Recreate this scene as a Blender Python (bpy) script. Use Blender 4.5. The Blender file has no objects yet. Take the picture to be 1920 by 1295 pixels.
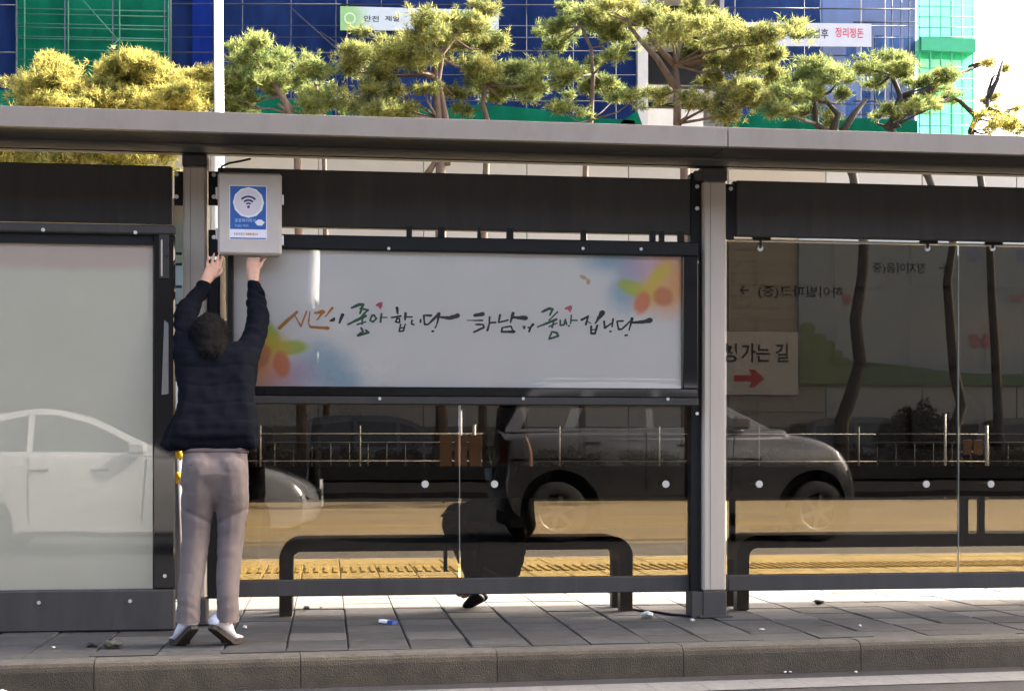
import bpy, bmesh, math, random
import numpy as np
from mathutils import Vector, Matrix
from mathutils import noise as MN
R = math.radians
random.seed(7); rng = np.random.default_rng(7)
S = bpy.context.scene
COL = S.collection
PI = math.pi

# ------------------------------------------------------------------ camera, sky, sun, exposure
F, CX, HZ = 2700.0, 960.0, 855.0            # focal length, centre and horizon row, in pixels of the 1920 px wide photograph
TH, ZC = R(7.3), 0.93                        # camera turned right of the shelter's normal; height above the platform
sT, cT = math.sin(TH), math.cos(TH)
cam = bpy.data.cameras.new('camera'); camo = bpy.data.objects.new('camera', cam); COL.objects.link(camo)
camo.location = (0, 0, ZC); camo.rotation_euler = (R(90), 0, -TH)
cam.sensor_width = 36; cam.lens = 36 * F / 1920; cam.shift_y = (HZ - 647.5) / 1920
cam.clip_start = 0.02; cam.clip_end = 2000
S.camera = camo
AZ, EL = R(70), R(37)                        # sun: beyond the shelter, to the right
SUN = Vector((math.sin(AZ) * math.cos(EL), math.cos(AZ) * math.cos(EL), math.sin(EL)))
w = bpy.data.worlds.new('World'); S.world = w; w.use_nodes = True
nt = w.node_tree
sky = nt.nodes.new('ShaderNodeTexSky'); sky.sky_type = 'NISHITA'; sky.sun_disc = False
sky.sun_elevation = EL; sky.sun_rotation = AZ; sky.air_density = 0.8; sky.dust_density = 10.0; sky.ozone_density = 0.0
bg = nt.nodes['Background']; bg.inputs[1].default_value = 0.125
nt.links.new(sky.outputs[0], bg.inputs[0])
sl = bpy.data.lights.new('sun', 'SUN'); sl.energy = 3.4; sl.angle = R(0.5); sl.color = (1, .93, .82)
so = bpy.data.objects.new('sun', sl); COL.objects.link(so)
so.rotation_euler = (-SUN).to_track_quat('-Z', 'Y').to_euler(); so.location = SUN * 60
vs = S.view_settings; vs.view_transform = 'Standard'; vs.look = 'None'; vs.gamma = 1; vs.use_curve_mapping = False
S.display_settings.display_device = 'sRGB'
vs.exposure = 3.5
S.cycles.transparent_max_bounces = 24; S.cycles.max_bounces = 10
S.cycles.sample_clamp_indirect = 8

# ------------------------------------------------------------------ helpers
def ray(px):
    u = (px - CX) / F
    return sT + u * cT, cT - u * sT
def at(px, v, Y):
    """the point at depth Y (metres from the camera's wall-parallel plane) that shows at column px, row v of the photograph"""
    dx, dy = ray(px); k = Y / dy
    return Vector((k * dx, Y, ZC - k * (v - HZ) / F))
def X(px, Y): return at(px, HZ, Y).x
def Zv(px, v, Y): return at(px, v, Y).z

def setp(o, label=None, cat=None, group=None, kind=None):
    if label: o['label'] = label
    if cat: o['category'] = cat
    if group: o['group'] = group
    if kind: o['kind'] = kind
    return o
def thing(name, label, cat, loc, group=None, rz=0):
    o = bpy.data.objects.new(name, None); COL.objects.link(o)
    o.location = loc; o.rotation_euler = (0, 0, rz); o.empty_display_size = .1
    return setp(o, label, cat, group)
def wloc(o):
    l = Vector((0, 0, 0))
    while o is not None: l += Vector(o.location); o = o.parent
    return l

class MB:
    def __init__(s): s.v = []; s.f = []; s.m = []; s.sm = []
    def add(s, vs_, fs, mi=0, sm=False):
        b = len(s.v); s.v += [tuple(p) for p in vs_]
        for f in fs: s.f.append(tuple(b + i for i in f)); s.m.append(mi); s.sm.append(sm)
        return s
    def box(s, x0, x1, y0, y1, z0, z1, mi=0, ch=0.0):
        c = Vector(((x0 + x1) / 2, (y0 + y1) / 2, (z0 + z1) / 2)); h = [abs(x1 - x0) / 2, abs(y1 - y0) / 2, abs(z1 - z0) / 2]
        ch = min(ch, min(h) * .45)
        if ch <= 0:
            vv = [c + Vector((a * h[0], b * h[1], d * h[2])) for a in (-1, 1) for b in (-1, 1) for d in (-1, 1)]
            return s.add(vv, [(0, 1, 3, 2), (4, 6, 7, 5), (0, 4, 5, 1), (2, 3, 7, 6), (0, 2, 6, 4), (1, 5, 7, 3)], mi)
        idx = {}; vv = []
        for a in (-1, 1):
            for b in (-1, 1):
                for d in (-1, 1):
                    for ax in range(3):
                        q = [(a, b, d)[i] * (h[i] - (0 if i == ax else ch)) for i in range(3)]
                        idx[(a, b, d, ax)] = len(vv); vv.append(Vector(q))
        fs = []
        for ax in range(3):
            o1, o2 = [i for i in range(3) if i != ax]
            for sg in (-1, 1):
                fl = []
                for p, q in ((-1, -1), (1, -1), (1, 1), (-1, 1)):
                    k = [0, 0, 0]; k[ax] = sg; k[o1] = p; k[o2] = q; fl.append(idx[(*k, ax)])
                fs.append(fl)
        for cx_ in range(3):
            a_, b_ = [i for i in range(3) if i != cx_]
            for p in (-1, 1):
                for q in (-1, 1):
                    k0 = [0, 0, 0]; k0[a_] = p; k0[b_] = q; k1 = list(k0); k0[cx_] = -1; k1[cx_] = 1
                    fs.append([idx[(*k0, a_)], idx[(*k1, a_)], idx[(*k1, b_)], idx[(*k0, b_)]])
        for a in (-1, 1):
            for b in (-1, 1):
                for d in (-1, 1): fs.append([idx[(a, b, d, i)] for i in range(3)])
        out = []
        for f in fs:
            n = (vv[f[1]] - vv[f[0]]).cross(vv[f[2]] - vv[f[0]])
            out.append(f if n.dot(sum((vv[i] for i in f), Vector())) > 0 else f[::-1])
        return s.add([c + p for p in vv], out, mi)
    def tube(s, pts, rad, n=8, mi=0, sm=True, cap=True):
        pts = [Vector(p) for p in pts]
        if not hasattr(rad, '__len__'): rad = [rad] * len(pts)
        rings = []; up = None
        for i, p in enumerate(pts):
            d = (pts[min(i + 1, len(pts) - 1)] - pts[max(i - 1, 0)])
            d = d.normalized() if d.length > 1e-9 else Vector((0, 0, 1))
            if up is None: up = Vector((1, 0, 0)) if abs(d.x) < .8 else Vector((0, 1, 0))
            a = (up - d * up.dot(d)).normalized(); b = d.cross(a); up = a
            rings.append([p + (a * math.cos(2 * PI * k / n) + b * math.sin(2 * PI * k / n)) * rad[i] for k in range(n)])
        vv = [q for r_ in rings for q in r_]; fs = []
        for i in range(len(pts) - 1):
            for k in range(n):
                k2 = (k + 1) % n; fs.append((i * n + k, i * n + k2, (i + 1) * n + k2, (i + 1) * n + k))
        s.add(vv, fs, mi, sm)
        if cap:
            b = len(s.v) - len(vv)
            s.f.append(tuple(b + k for k in reversed(range(n)))); s.m.append(mi); s.sm.append(False)
            s.f.append(tuple(b + (len(pts) - 1) * n + k for k in range(n))); s.m.append(mi); s.sm.append(False)
        return s
    def prism(s, poly, a0, a1, axis='y', mi=0, sm=False):
        """poly in the two other axes (x,z) / (y,z) / (x,y), extruded along axis"""
        n = len(poly)
        mk = {'y': lambda p, t: (p[0], t, p[1]), 'x': lambda p, t: (t, p[0], p[1]), 'z': lambda p, t: (p[0], p[1], t)}[axis]
        ar = sum(poly[i][0] * poly[(i + 1) % n][1] - poly[(i + 1) % n][0] * poly[i][1] for i in range(n))
        vv = [mk(p, a0) for p in poly] + [mk(p, a1) for p in poly]
        fl = (ar > 0) == (axis == 'y')
        f0, f1 = tuple(range(n)), tuple(n + i for i in reversed(range(n)))
        side = [(i, n + i, n + (i + 1) % n, (i + 1) % n) for i in range(n)]
        if not fl: f0, f1, side = f0[::-1], f1[::-1], [q[::-1] for q in side]
        s.add(vv, [f0, f1], mi, False); b = len(s.v) - len(vv)
        for q in side: s.f.append(tuple(b + i for i in q)); s.m.append(mi); s.sm.append(sm)
        return s
    def disc(s, c, r, y1, n=14, mi=0):
        """a short cylinder facing -y: front at c.y, back at y1"""
        return s.prism([(c[0] + r * math.cos(2 * PI * k / n), c[2] + r * math.sin(2 * PI * k / n)) for k in range(n)], c[1], y1, 'y', mi)
    def ell(s, c, r, nu=12, nv=8, mi=0):
        vv = []; fs = []
        for i in range(nv + 1):
            t = PI * i / nv
            for k in range(nu):
                a = 2 * PI * k / nu
                vv.append((c[0] + r[0] * math.sin(t) * math.cos(a), c[1] + r[1] * math.sin(t) * math.sin(a), c[2] + r[2] * math.cos(t)))
        for i in range(nv):
            for k in range(nu):
                k2 = (k + 1) % nu; fs.append((i * nu + k, (i + 1) * nu + k, (i + 1) * nu + k2, i * nu + k2))
        return s.add(vv, fs, mi, True)
    def build(s, name, mats, parent=None, label=None, cat=None, group=None, kind=None):
        off = wloc(parent) if parent is not None else Vector((0, 0, 0))
        loc = off
        if parent is None:                              # a thing of one mesh: origin at its base
            xs = [p[0] for p in s.v]; ys = [p[1] for p in s.v]; zs = [p[2] for p in s.v]
            loc = Vector(((min(xs) + max(xs)) / 2, (min(ys) + max(ys)) / 2, min(zs)))
        me = bpy.data.meshes.new(name)
        me.from_pydata([(p[0] - loc.x, p[1] - loc.y, p[2] - loc.z) for p in s.v], [], s.f)
        me.polygons.foreach_set('material_index', s.m); me.polygons.foreach_set('use_smooth', s.sm); me.update()
        for m_ in (mats if isinstance(mats, (list, tuple)) else [mats]): me.materials.append(m_)
        o = bpy.data.objects.new(name, me); COL.objects.link(o)
        if parent is not None: o.parent = parent
        else: o.location = loc
        return setp(o, label, cat, group, kind)

def fixn(o):
    bm = bmesh.new(); bm.from_mesh(o.data); bmesh.ops.recalc_face_normals(bm, faces=bm.faces); bm.to_mesh(o.data); bm.free(); return o
def copy_tree(o, parent=None):
    c = o.copy(); COL.objects.link(c); c.parent = parent
    for k in list(o.children): copy_tree(k, c)
    return c

# ------------------------------------------------------------------ materials
def nd(nt, t, **kw):
    n = nt.nodes.new(t)
    for k, v_ in kw.items(): setattr(n, k, v_)
    return n
def mat(name, col, rough=.6, var=.12, vs_=6.0, bump=0.0, bs=60.0, metal=0.0, spec=.5, coat=0.0, stretch=(1, 1, 1), per=0.0, dirt=None, sss=0.0, sheen=0.0):
    m = bpy.data.materials.new(name); m.use_nodes = True; nt = m.node_tree; L = nt.links.new
    b = nt.nodes['Principled BSDF']
    b.inputs['Roughness'].default_value = rough; b.inputs['Metallic'].default_value = metal
    b.inputs['Specular IOR Level'].default_value = spec
    b.inputs['Coat Weight'].default_value = coat; b.inputs['Coat Roughness'].default_value = .03
    b.inputs['Sheen Weight'].default_value = sheen
    g = nd(nt, 'ShaderNodeNewGeometry'); mp = nd(nt, 'ShaderNodeMapping'); mp.inputs['Scale'].default_value = stretch
    L(g.outputs['Position'], mp.inputs[0])
    n1 = nd(nt, 'ShaderNodeTexNoise'); n1.inputs['Scale'].default_value = vs_; n1.inputs['Detail'].default_value = 6; n1.inputs['Roughness'].default_value = .65
    L(mp.outputs[0], n1.inputs['Vector'])
    mr = nd(nt, 'ShaderNodeMapRange'); mr.inputs[1].default_value = .3; mr.inputs[2].default_value = .7
    mr.inputs[3].default_value = 1 - var; mr.inputs[4].default_value = 1 + var
    L(n1.outputs[0], mr.inputs[0]); fac = mr.outputs[0]
    if per:
        oi = nd(nt, 'ShaderNodeObjectInfo'); r2 = nd(nt, 'ShaderNodeMapRange'); r2.inputs[3].default_value = 1 - per; r2.inputs[4].default_value = 1 + per
        L(oi.outputs['Random'], r2.inputs[0]); mu = nd(nt, 'ShaderNodeMath', operation='MULTIPLY'); L(fac, mu.inputs[0]); L(r2.outputs[0], mu.inputs[1]); fac = mu.outputs[0]
    vm = nd(nt, 'ShaderNodeVectorMath', operation='SCALE'); vm.inputs[0].default_value = col; L(fac, vm.inputs['Scale'])
    out = vm.outputs[0]
    if dirt:
        dcol, amt, dsc = dirt
        n2 = nd(nt, 'ShaderNodeTexNoise'); n2.inputs['Scale'].default_value = dsc; n2.inputs['Detail'].default_value = 8; n2.inputs['Roughness'].default_value = .7
        L(mp.outputs[0], n2.inputs['Vector'])
        r3 = nd(nt, 'ShaderNodeMapRange'); r3.inputs[1].default_value = .5; r3.inputs[2].default_value = .68; r3.inputs[4].default_value = amt
        L(n2.outputs[0], r3.inputs[0]); mx = nd(nt, 'ShaderNodeMix', data_type='RGBA')
        L(r3.outputs[0], mx.inputs[0]); L(out, mx.inputs[6]); mx.inputs[7].default_value = (*dcol, 1); out = mx.outputs[2]
    L(out, b.inputs['Base Color'])
    if bump:
        n3 = nd(nt, 'ShaderNodeTexNoise'); n3.inputs['Scale'].default_value = bs; n3.inputs['Detail'].default_value = 5
        L(mp.outputs[0], n3.inputs['Vector'])
        bp = nd(nt, 'ShaderNodeBump'); bp.inputs['Strength'].default_value = bump; bp.inputs['Distance'].default_value = .01
        L(n3.outputs[0], bp.inputs['Height']); L(bp.outputs[0], b.inputs['Normal'])
        rr = nd(nt, 'ShaderNodeMapRange'); rr.inputs[3].default_value = max(0, rough - .12); rr.inputs[4].default_value = min(1, rough + .12)
        L(n1.outputs[0], rr.inputs[0]); L(rr.outputs[0], b.inputs['Roughness'])
    return m
def glass_mat(name, tint, ior=1.52, rough=0.0, dust=.012):
    m = bpy.data.materials.new(name); m.use_nodes = True; nt = m.node_tree; nt.nodes.clear(); L = nt.links.new
    o = nd(nt, 'ShaderNodeOutputMaterial'); t = nd(nt, 'ShaderNodeBsdfTransparent'); t.inputs[0].default_value = (*tint, 1)
    g = nd(nt, 'ShaderNodeBsdfGlossy'); g.inputs['Roughness'].default_value = rough
    geo = nd(nt, 'ShaderNodeNewGeometry'); n = nd(nt, 'ShaderNodeTexNoise'); n.inputs['Scale'].default_value = 1.3
    L(geo.outputs['Position'], n.inputs['Vector'])
    bp = nd(nt, 'ShaderNodeBump'); bp.inputs['Strength'].default_value = .06; bp.inputs['Distance'].default_value = .01; L(n.outputs[0], bp.inputs['Height']); L(bp.outputs[0], g.inputs['Normal'])
    fr = nd(nt, 'ShaderNodeFresnel'); fr.inputs[0].default_value = ior
    mx = nd(nt, 'ShaderNodeMixShader'); L(fr.outputs[0], mx.inputs[0]); L(t.outputs[0], mx.inputs[1]); L(g.outputs[0], mx.inputs[2])
    df = nd(nt, 'ShaderNodeBsdfDiffuse'); df.inputs[0].default_value = (.6, .58, .54, 1)
    n2 = nd(nt, 'ShaderNodeTexNoise'); n2.inputs['Scale'].default_value = 5; n2.inputs['Detail'].default_value = 9; n2.inputs['Roughness'].default_value = .75; L(geo.outputs['Position'], n2.inputs['Vector'])
    m2 = nd(nt, 'ShaderNodeMapRange'); m2.inputs[1].default_value = .52; m2.inputs[2].default_value = .8; m2.inputs[4].default_value = dust; L(n2.outputs[0], m2.inputs[0])
    n3 = nd(nt, 'ShaderNodeTexVoronoi'); n3.inputs['Scale'].default_value = 26; L(geo.outputs['Position'], n3.inputs['Vector'])
    m3 = nd(nt, 'ShaderNodeMapRange'); m3.inputs[1].default_value = .10; m3.inputs[2].default_value = .06; m3.inputs[4].default_value = dust * 3; L(n3.outputs['Distance'], m3.inputs[0])
    n4 = nd(nt, 'ShaderNodeMath', operation='MULTIPLY'); L(m3.outputs[0], n4.inputs[0]); L(n2.outputs[0], n4.inputs[1])
    n5 = nd(nt, 'ShaderNodeMath', operation='ADD'); L(m2.outputs[0], n5.inputs[0]); L(n4.outputs[0], n5.inputs[1])
    fm = nd(nt, 'ShaderNodeMixShader'); L(n5.outputs[0], fm.inputs[0]); L(mx.outputs[0], fm.inputs[1]); L(df.outputs[0], fm.inputs[2]); L(fm.outputs[0], o.inputs[0])
    return m
def leaf_mat(name, c1, c2, trans=.45, c3=None):
    m = bpy.data.materials.new(name); m.use_nodes = True; nt = m.node_tree; nt.nodes.clear(); L = nt.links.new
    o = nd(nt, 'ShaderNodeOutputMaterial'); g = nd(nt, 'ShaderNodeNewGeometry')
    n = nd(nt, 'ShaderNodeTexNoise'); n.inputs['Scale'].default_value = 2.3; n.inputs['Detail'].default_value = 8; n.inputs['Roughness'].default_value = .75; L(g.outputs['Position'], n.inputs['Vector'])
    cr = nd(nt, 'ShaderNodeValToRGB'); e = cr.color_ramp.elements; e[0].position = .36; e[0].color = (*c1, 1); e[1].position = .64; e[1].color = (*c2, 1)
    if c3:
        e2 = cr.color_ramp.elements.new(.74); e2.color = (*c3, 1)
    L(n.outputs[0], cr.inputs[0])
    ri = nd(nt, 'ShaderNodeMapRange'); ri.inputs[3].default_value = .7; ri.inputs[4].default_value = 1.3; L(g.outputs['Random Per Island'], ri.inputs[0])
    sc = nd(nt, 'ShaderNodeVectorMath', operation='SCALE'); L(cr.outputs[0], sc.inputs[0]); L(ri.outputs[0], sc.inputs['Scale'])
    d = nd(nt, 'ShaderNodeBsdfDiffuse'); t = nd(nt, 'ShaderNodeBsdfTranslucent'); L(sc.outputs[0], d.inputs[0]); L(sc.outputs[0], t.inputs[0])
    mx = nd(nt, 'ShaderNodeMixShader'); mx.inputs[0].default_value = trans; L(d.outputs[0], mx.inputs[1]); L(t.outputs[0], mx.inputs[2]); L(mx.outputs[0], o.inputs[0])
    return m
def net_mat(name, col, trans=.4, clear=.0):
    m = bpy.data.materials.new(name); m.use_nodes = True; nt = m.node_tree; nt.nodes.clear(); L = nt.links.new
    o = nd(nt, 'ShaderNodeOutputMaterial'); g = nd(nt, 'ShaderNodeNewGeometry'); mp = nd(nt, 'ShaderNodeMapping'); mp.inputs['Scale'].default_value = (1, 1, .35); L(g.outputs['Position'], mp.inputs[0])
    n = nd(nt, 'ShaderNodeTexNoise'); n.inputs['Scale'].default_value = 1.4; n.inputs['Detail'].default_value = 6; L(mp.outputs[0], n.inputs['Vector'])
    mr = nd(nt, 'ShaderNodeMapRange'); mr.inputs[1].default_value = .3; mr.inputs[2].default_value = .7; mr.inputs[3].default_value = .72; mr.inputs[4].default_value = 1.25; L(n.outputs[0], mr.inputs[0])
    oi = nd(nt, 'ShaderNodeObjectInfo'); r2 = nd(nt, 'ShaderNodeMapRange'); r2.inputs[3].default_value = .8; r2.inputs[4].default_value = 1.2; L(oi.outputs['Random'], r2.inputs[0])
    mu = nd(nt, 'ShaderNodeMath', operation='MULTIPLY'); L(mr.outputs[0], mu.inputs[0]); L(r2.outputs[0], mu.inputs[1])
    sc = nd(nt, 'ShaderNodeVectorMath', operation='SCALE'); sc.inputs[0].default_value = col; L(mu.outputs[0], sc.inputs['Scale'])
    d = nd(nt, 'ShaderNodeBsdfDiffuse'); t = nd(nt, 'ShaderNodeBsdfTranslucent'); L(sc.outputs[0], d.inputs[0]); L(sc.outputs[0], t.inputs[0])
    mx = nd(nt, 'ShaderNodeMixShader'); mx.inputs[0].default_value = trans; L(d.outputs[0], mx.inputs[1]); L(t.outputs[0], mx.inputs[2])
    tr = nd(nt, 'ShaderNodeBsdfTransparent'); m2 = nd(nt, 'ShaderNodeMixShader'); m2.inputs[0].default_value = clear
    L(mx.outputs[0], m2.inputs[1]); L(tr.outputs[0], m2.inputs[2]); L(m2.outputs[0], o.inputs[0])
    return m
def print_mat(name, base, blobs, Y, rough=.35):
    """a printed sheet: soft watercolour patches (px, v, half width px, half height px, turn deg, softness, colour) on plain paper"""
    m = mat(name, base, rough, .03, 3.0); nt = m.node_tree; L = nt.links.new; b = nt.nodes['Principled BSDF']
    src = b.inputs['Base Color'].links[0].from_socket
    g = nd(nt, 'ShaderNodeNewGeometry'); nz = nd(nt, 'ShaderNodeTexNoise'); nz.inputs['Scale'].default_value = 11; nz.inputs['Detail'].default_value = 6
    L(g.outputs['Position'], nz.inputs['Vector'])
    for (px, v, rx, rz, rot, soft, c, amt) in blobs:
        p = at(px, v, Y); k = (Y / cT) / F
        mp = nd(nt, 'ShaderNodeMapping', vector_type='TEXTURE'); mp.inputs['Location'].default_value = p; mp.inputs['Rotation'].default_value = (0, R(rot), 0)
        mp.inputs['Scale'].default_value = (rx * k, 1, rz * k); L(g.outputs['Position'], mp.inputs[0])
        ln = nd(nt, 'ShaderNodeVectorMath', operation='LENGTH'); L(mp.outputs[0], ln.inputs[0])
        ad = nd(nt, 'ShaderNodeMath', operation='MULTIPLY_ADD'); L(nz.outputs[0], ad.inputs[0]); ad.inputs[1].default_value = .5 * soft; L(ln.outputs['Value'], ad.inputs[2])
        mr = nd(nt, 'ShaderNodeMapRange'); mr.interpolation_type = 'SMOOTHSTEP'
        mr.inputs[1].default_value = 1 + .25 * soft; mr.inputs[2].default_value = 1 - .75 * soft; mr.inputs[4].default_value = amt
        L(ad.outputs[0], mr.inputs[0])
        mx = nd(nt, 'ShaderNodeMix', data_type='RGBA'); L(mr.outputs[0], mx.inputs[0]); L(src, mx.inputs[6]); mx.inputs[7].default_value = (*c, 1); src = mx.outputs[2]
    L(src, b.inputs['Base Color'])
    return m
def plain(name, col, rough=.6, **k): return mat(name, col, rough, .05, 5.0, **k)

M_asphalt = mat('asphalt', (.019, .019, .021), .9, .25, 3.0, .5, 180, dirt=((.032, .031, .030), .5, 9), spec=.2)
M_asphalt2 = mat('pale_asphalt', (.190, .147, .080), .9, .22, .6, .3, 90, stretch=(.3, 1.4, 1), dirt=((.128, .098, .053), .65, 1.0))
M_line = mat('worn_line_paint', (.080, .080, .080), .8, .25, 14, .2, 120, dirt=((.05, .05, .05), .9, 22))
M_yline = mat('yellow_line_paint', (.5, .36, .05), .7, .2, 10)
M_kerb = mat('kerb_granite', (.052, .047, .038), .9, .3, 18, .6, 160, per=.12, dirt=((.032, .026, .018), .8, 3.5))
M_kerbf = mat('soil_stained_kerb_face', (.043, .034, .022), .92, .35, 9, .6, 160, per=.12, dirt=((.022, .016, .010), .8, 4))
M_tile = mat('paving_tile', (.036, .034, .032), .88, .32, 11, .5, 160, per=.24, dirt=((.018, .016, .014), .85, 4.5))
M_tile2 = mat('paving_tile_pale', (.066, .062, .057), .85, .28, 11, .45, 160, per=.16, dirt=((.032, .029, .026), .8, 5.5))
M_grout = mat('paving_bed', (.020, .018, .016), .95, .3, 40)
M_tact = mat('yellow_tactile_tile', (.50, .375, .115), .8, .16, 12, .2, 150, per=.07, dirt=((.25, .17, .06), .5, 6))
M_earth = mat('bare_soil', (.075, .058, .042), .95, .3, 2.0, .5, 20)
M_fascia = mat('painted_metal_fascia', (.195, .168, .142), .5, .05, 2.0, .03, 40, metal=.0, dirt=((.158, .132, .108), .6, 3), stretch=(2.5, 2.5, 1))
M_dark = mat('charcoal_metal', (.026, .024, .022), .65, .10, 4, .03, 60, dirt=((.045, .041, .036), .4, 4), spec=.3)
M_dark2 = mat('charcoal_panel', (.043, .040, .0385), .7, .16, 3, .02, 60, spec=.25, stretch=(3, 3, .5), dirt=((.064, .058, .052), .5, 2.5))
M_black = mat('black_frame', (.007, .007, .0075), .5, .15, 6, spec=.2)
M_bench = mat('warm_grey_bench_metal', (.060, .053, .048), .6, .15, 5, .03, 60, spec=.3)
M_gloss = mat('black_glass_border', (.008, .008, .009), .04, .1, 6, spec=.55)
M_alu = mat('brushed_aluminium_post', (.40, .345, .285), .45, .06, 3, .02, 80, metal=.15, stretch=(8, 8, .4), dirt=((.30, .255, .20), .35, 3))
M_steel = mat('bolt_steel', (.62, .62, .60), .3, .1, 30, metal=.7)
M_steel2 = mat('galvanised_tube', (.55, .56, .58), .45, .12, 9, metal=.3)
M_glass = glass_mat('bronze_tinted_glass', (.318, .300, .268))
M_clear = glass_mat('clear_cover_glass', (.985, .985, .98))
M_edge = mat('glass_edge', (.17, .18, .165), .3, .1, 12)
M_white = plain('white_enamel', (.42, .41, .39), .6)
M_boxg = mat('beige_plastic_housing', (.44, .395, .345), .5, .05, 5, dirt=((.36, .33, .29), .4, 6))
M_blue = plain('sticker_blue', (.012, .085, .33), .45)
M_pwhite = plain('print_white', (.70, .70, .73), .5)
M_pnavy = plain('print_navy', (.015, .02, .10), .5)
M_pink = plain('print_pink', (.55, .09, .13), .5)
M_ink = plain('print_ink', (.012, .012, .016), .5)
M_ogreen = plain('print_green', (.02, .10, .045), .5)
M_orange = plain('print_orange', (.52, .19, .025), .5)
M_red = plain('print_red', (.38, .03, .035), .5)
M_rubber = mat('tyre_rubber', (.018, .018, .018), .8, .2, 30)
M_bark = mat('pine_bark', (.075, .052, .04), .9, .4, 9, 1.0, 30, stretch=(1, 1, .3))
M_barkd = mat('dark_bark', (.017, .015, .014), .9, .3, 9, .8, 30, stretch=(1, 1, .3))  # very dark, even bark tone
M_leaf = leaf_mat('pine_needles', (.034, .066, .026), (.285, .315, .105), .45, (.34, .28, .09))
M_leaf2 = leaf_mat('pine_needles_browning', (.038, .070, .026), (.33, .32, .11), .45, (.42, .25, .08))
M_leafy = leaf_mat('yellowing_needles', (.060, .085, .025), (.52, .45, .13))
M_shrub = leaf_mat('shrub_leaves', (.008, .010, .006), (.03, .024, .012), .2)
M_skin = mat('skin', (.46, .25, .165), .55, .06, 30, .05, 200)
M_navy = mat('navy_padded_cloth', (.0022, .0028, .0058), .95, .15, 25, .3, 260, spec=.1)
M_trous = mat('mauve_grey_cotton', (.094, .072, .066), .85, .07, 18, .25, 300, sheen=.1)
M_hair = mat('black_hair', (.0022, .0016, .0015), .85, .3, 120, .8, 300, spec=.15)
M_belt = plain('dark_belt_leather', (.03, .015, .015), .5)
M_shoe = mat('white_leather_shoe', (.60, .58, .62), .55, .06, 20)
M_sole = mat('brown_rubber_sole', (.032, .022, .014), .8, .2, 40, .3, 200)
M_blackc = mat('black_coat_cloth', (.006, .0065, .008), .9, .2, 20, .2, 200, spec=.15)
M_greyc = mat('dark_grey_cloth', (.028, .026, .024), .9, .2, 20, .2, 200, spec=.2)

# ------------------------------------------------------------------ setting: ground, roads, platform
def sheet(name, x0, x1, y0, y1, z, m, kind='structure', parent=None, sub=1):
    b = MB()
    b.add([(x0, y0, z), (x1, y0, z), (x1, y1, z), (x0, y1, z)], [(0, 1, 2, 3)])
    return b.build(name, m, parent, kind=kind)
KS = math.tan(R(3.7))
def yk(x): return 6.83 + (x - .7) * KS * 1.0         # front face of the near kerb (runs 3.7 degrees off the shelter line)
sheet('ground', -900, 900, -900, 900, -.45, M_earth)
b = MB(); b.add([(-60, -21, -.15), (70, -21, -.15), (70, yk(70) + .06, -.15), (-60, yk(-60) + .06, -.15)], [(0, 1, 2, 3)])
road = b.build('road', M_asphalt, kind='structure')
b = MB()
for i in range(60):
    xa, xb = -6 + i * .25, -6 + (i + 1) * .25 - .002
    b.add([(xa, yk(xa) - .44, -.146), (xb, yk(xb) - .44, -.146), (xb, yk(xb) - .17, -.146), (xa, yk(xa) - .17, -.146)], [(0, 1, 2, 3)])
b.build('edge_marking', M_line, road)
far_road = sheet('far_road', -90, 120, 13.22, 34.5, -.15, M_asphalt2)
b = MB(); b.add([(-90, 18.2, -.146), (120, 18.2, -.146), (120, 18.42, -.146), (-90, 18.42, -.146)], [(0, 1, 2, 3)]); b.build('lane_marking', M_line, far_road)
b = MB(); b.add([(-90, 22.2, -.146), (120, 22.2, -.146), (120, 22.36, -.146), (-90, 22.36, -.146)], [(0, 1, 2, 3)]); b.build('lane_marking', M_yline, far_road)
gut = mat('grey_road_strip', (.10, .095, .088), .9, .2, 2, .3, 80)
sheet('gutter', -90, 120, 13.22, 17.6, -.146, gut)  # darker grey strip of the far road next to its kerb
farwalk = MB().box(-90, 120, 34.5, 60, -.4, -.02).build('far_pavement', mat('far_paving', (.16, .15, .14), .9, .2, 3), kind='structure')
# camera-side pavement behind the cars
MB().box(-60, 70, -60, -21, -.4, 0).build('near_pavement', mat('near_paving', (.018, .017, .017), .95, .2, 3, spec=.1), kind='structure')

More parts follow.
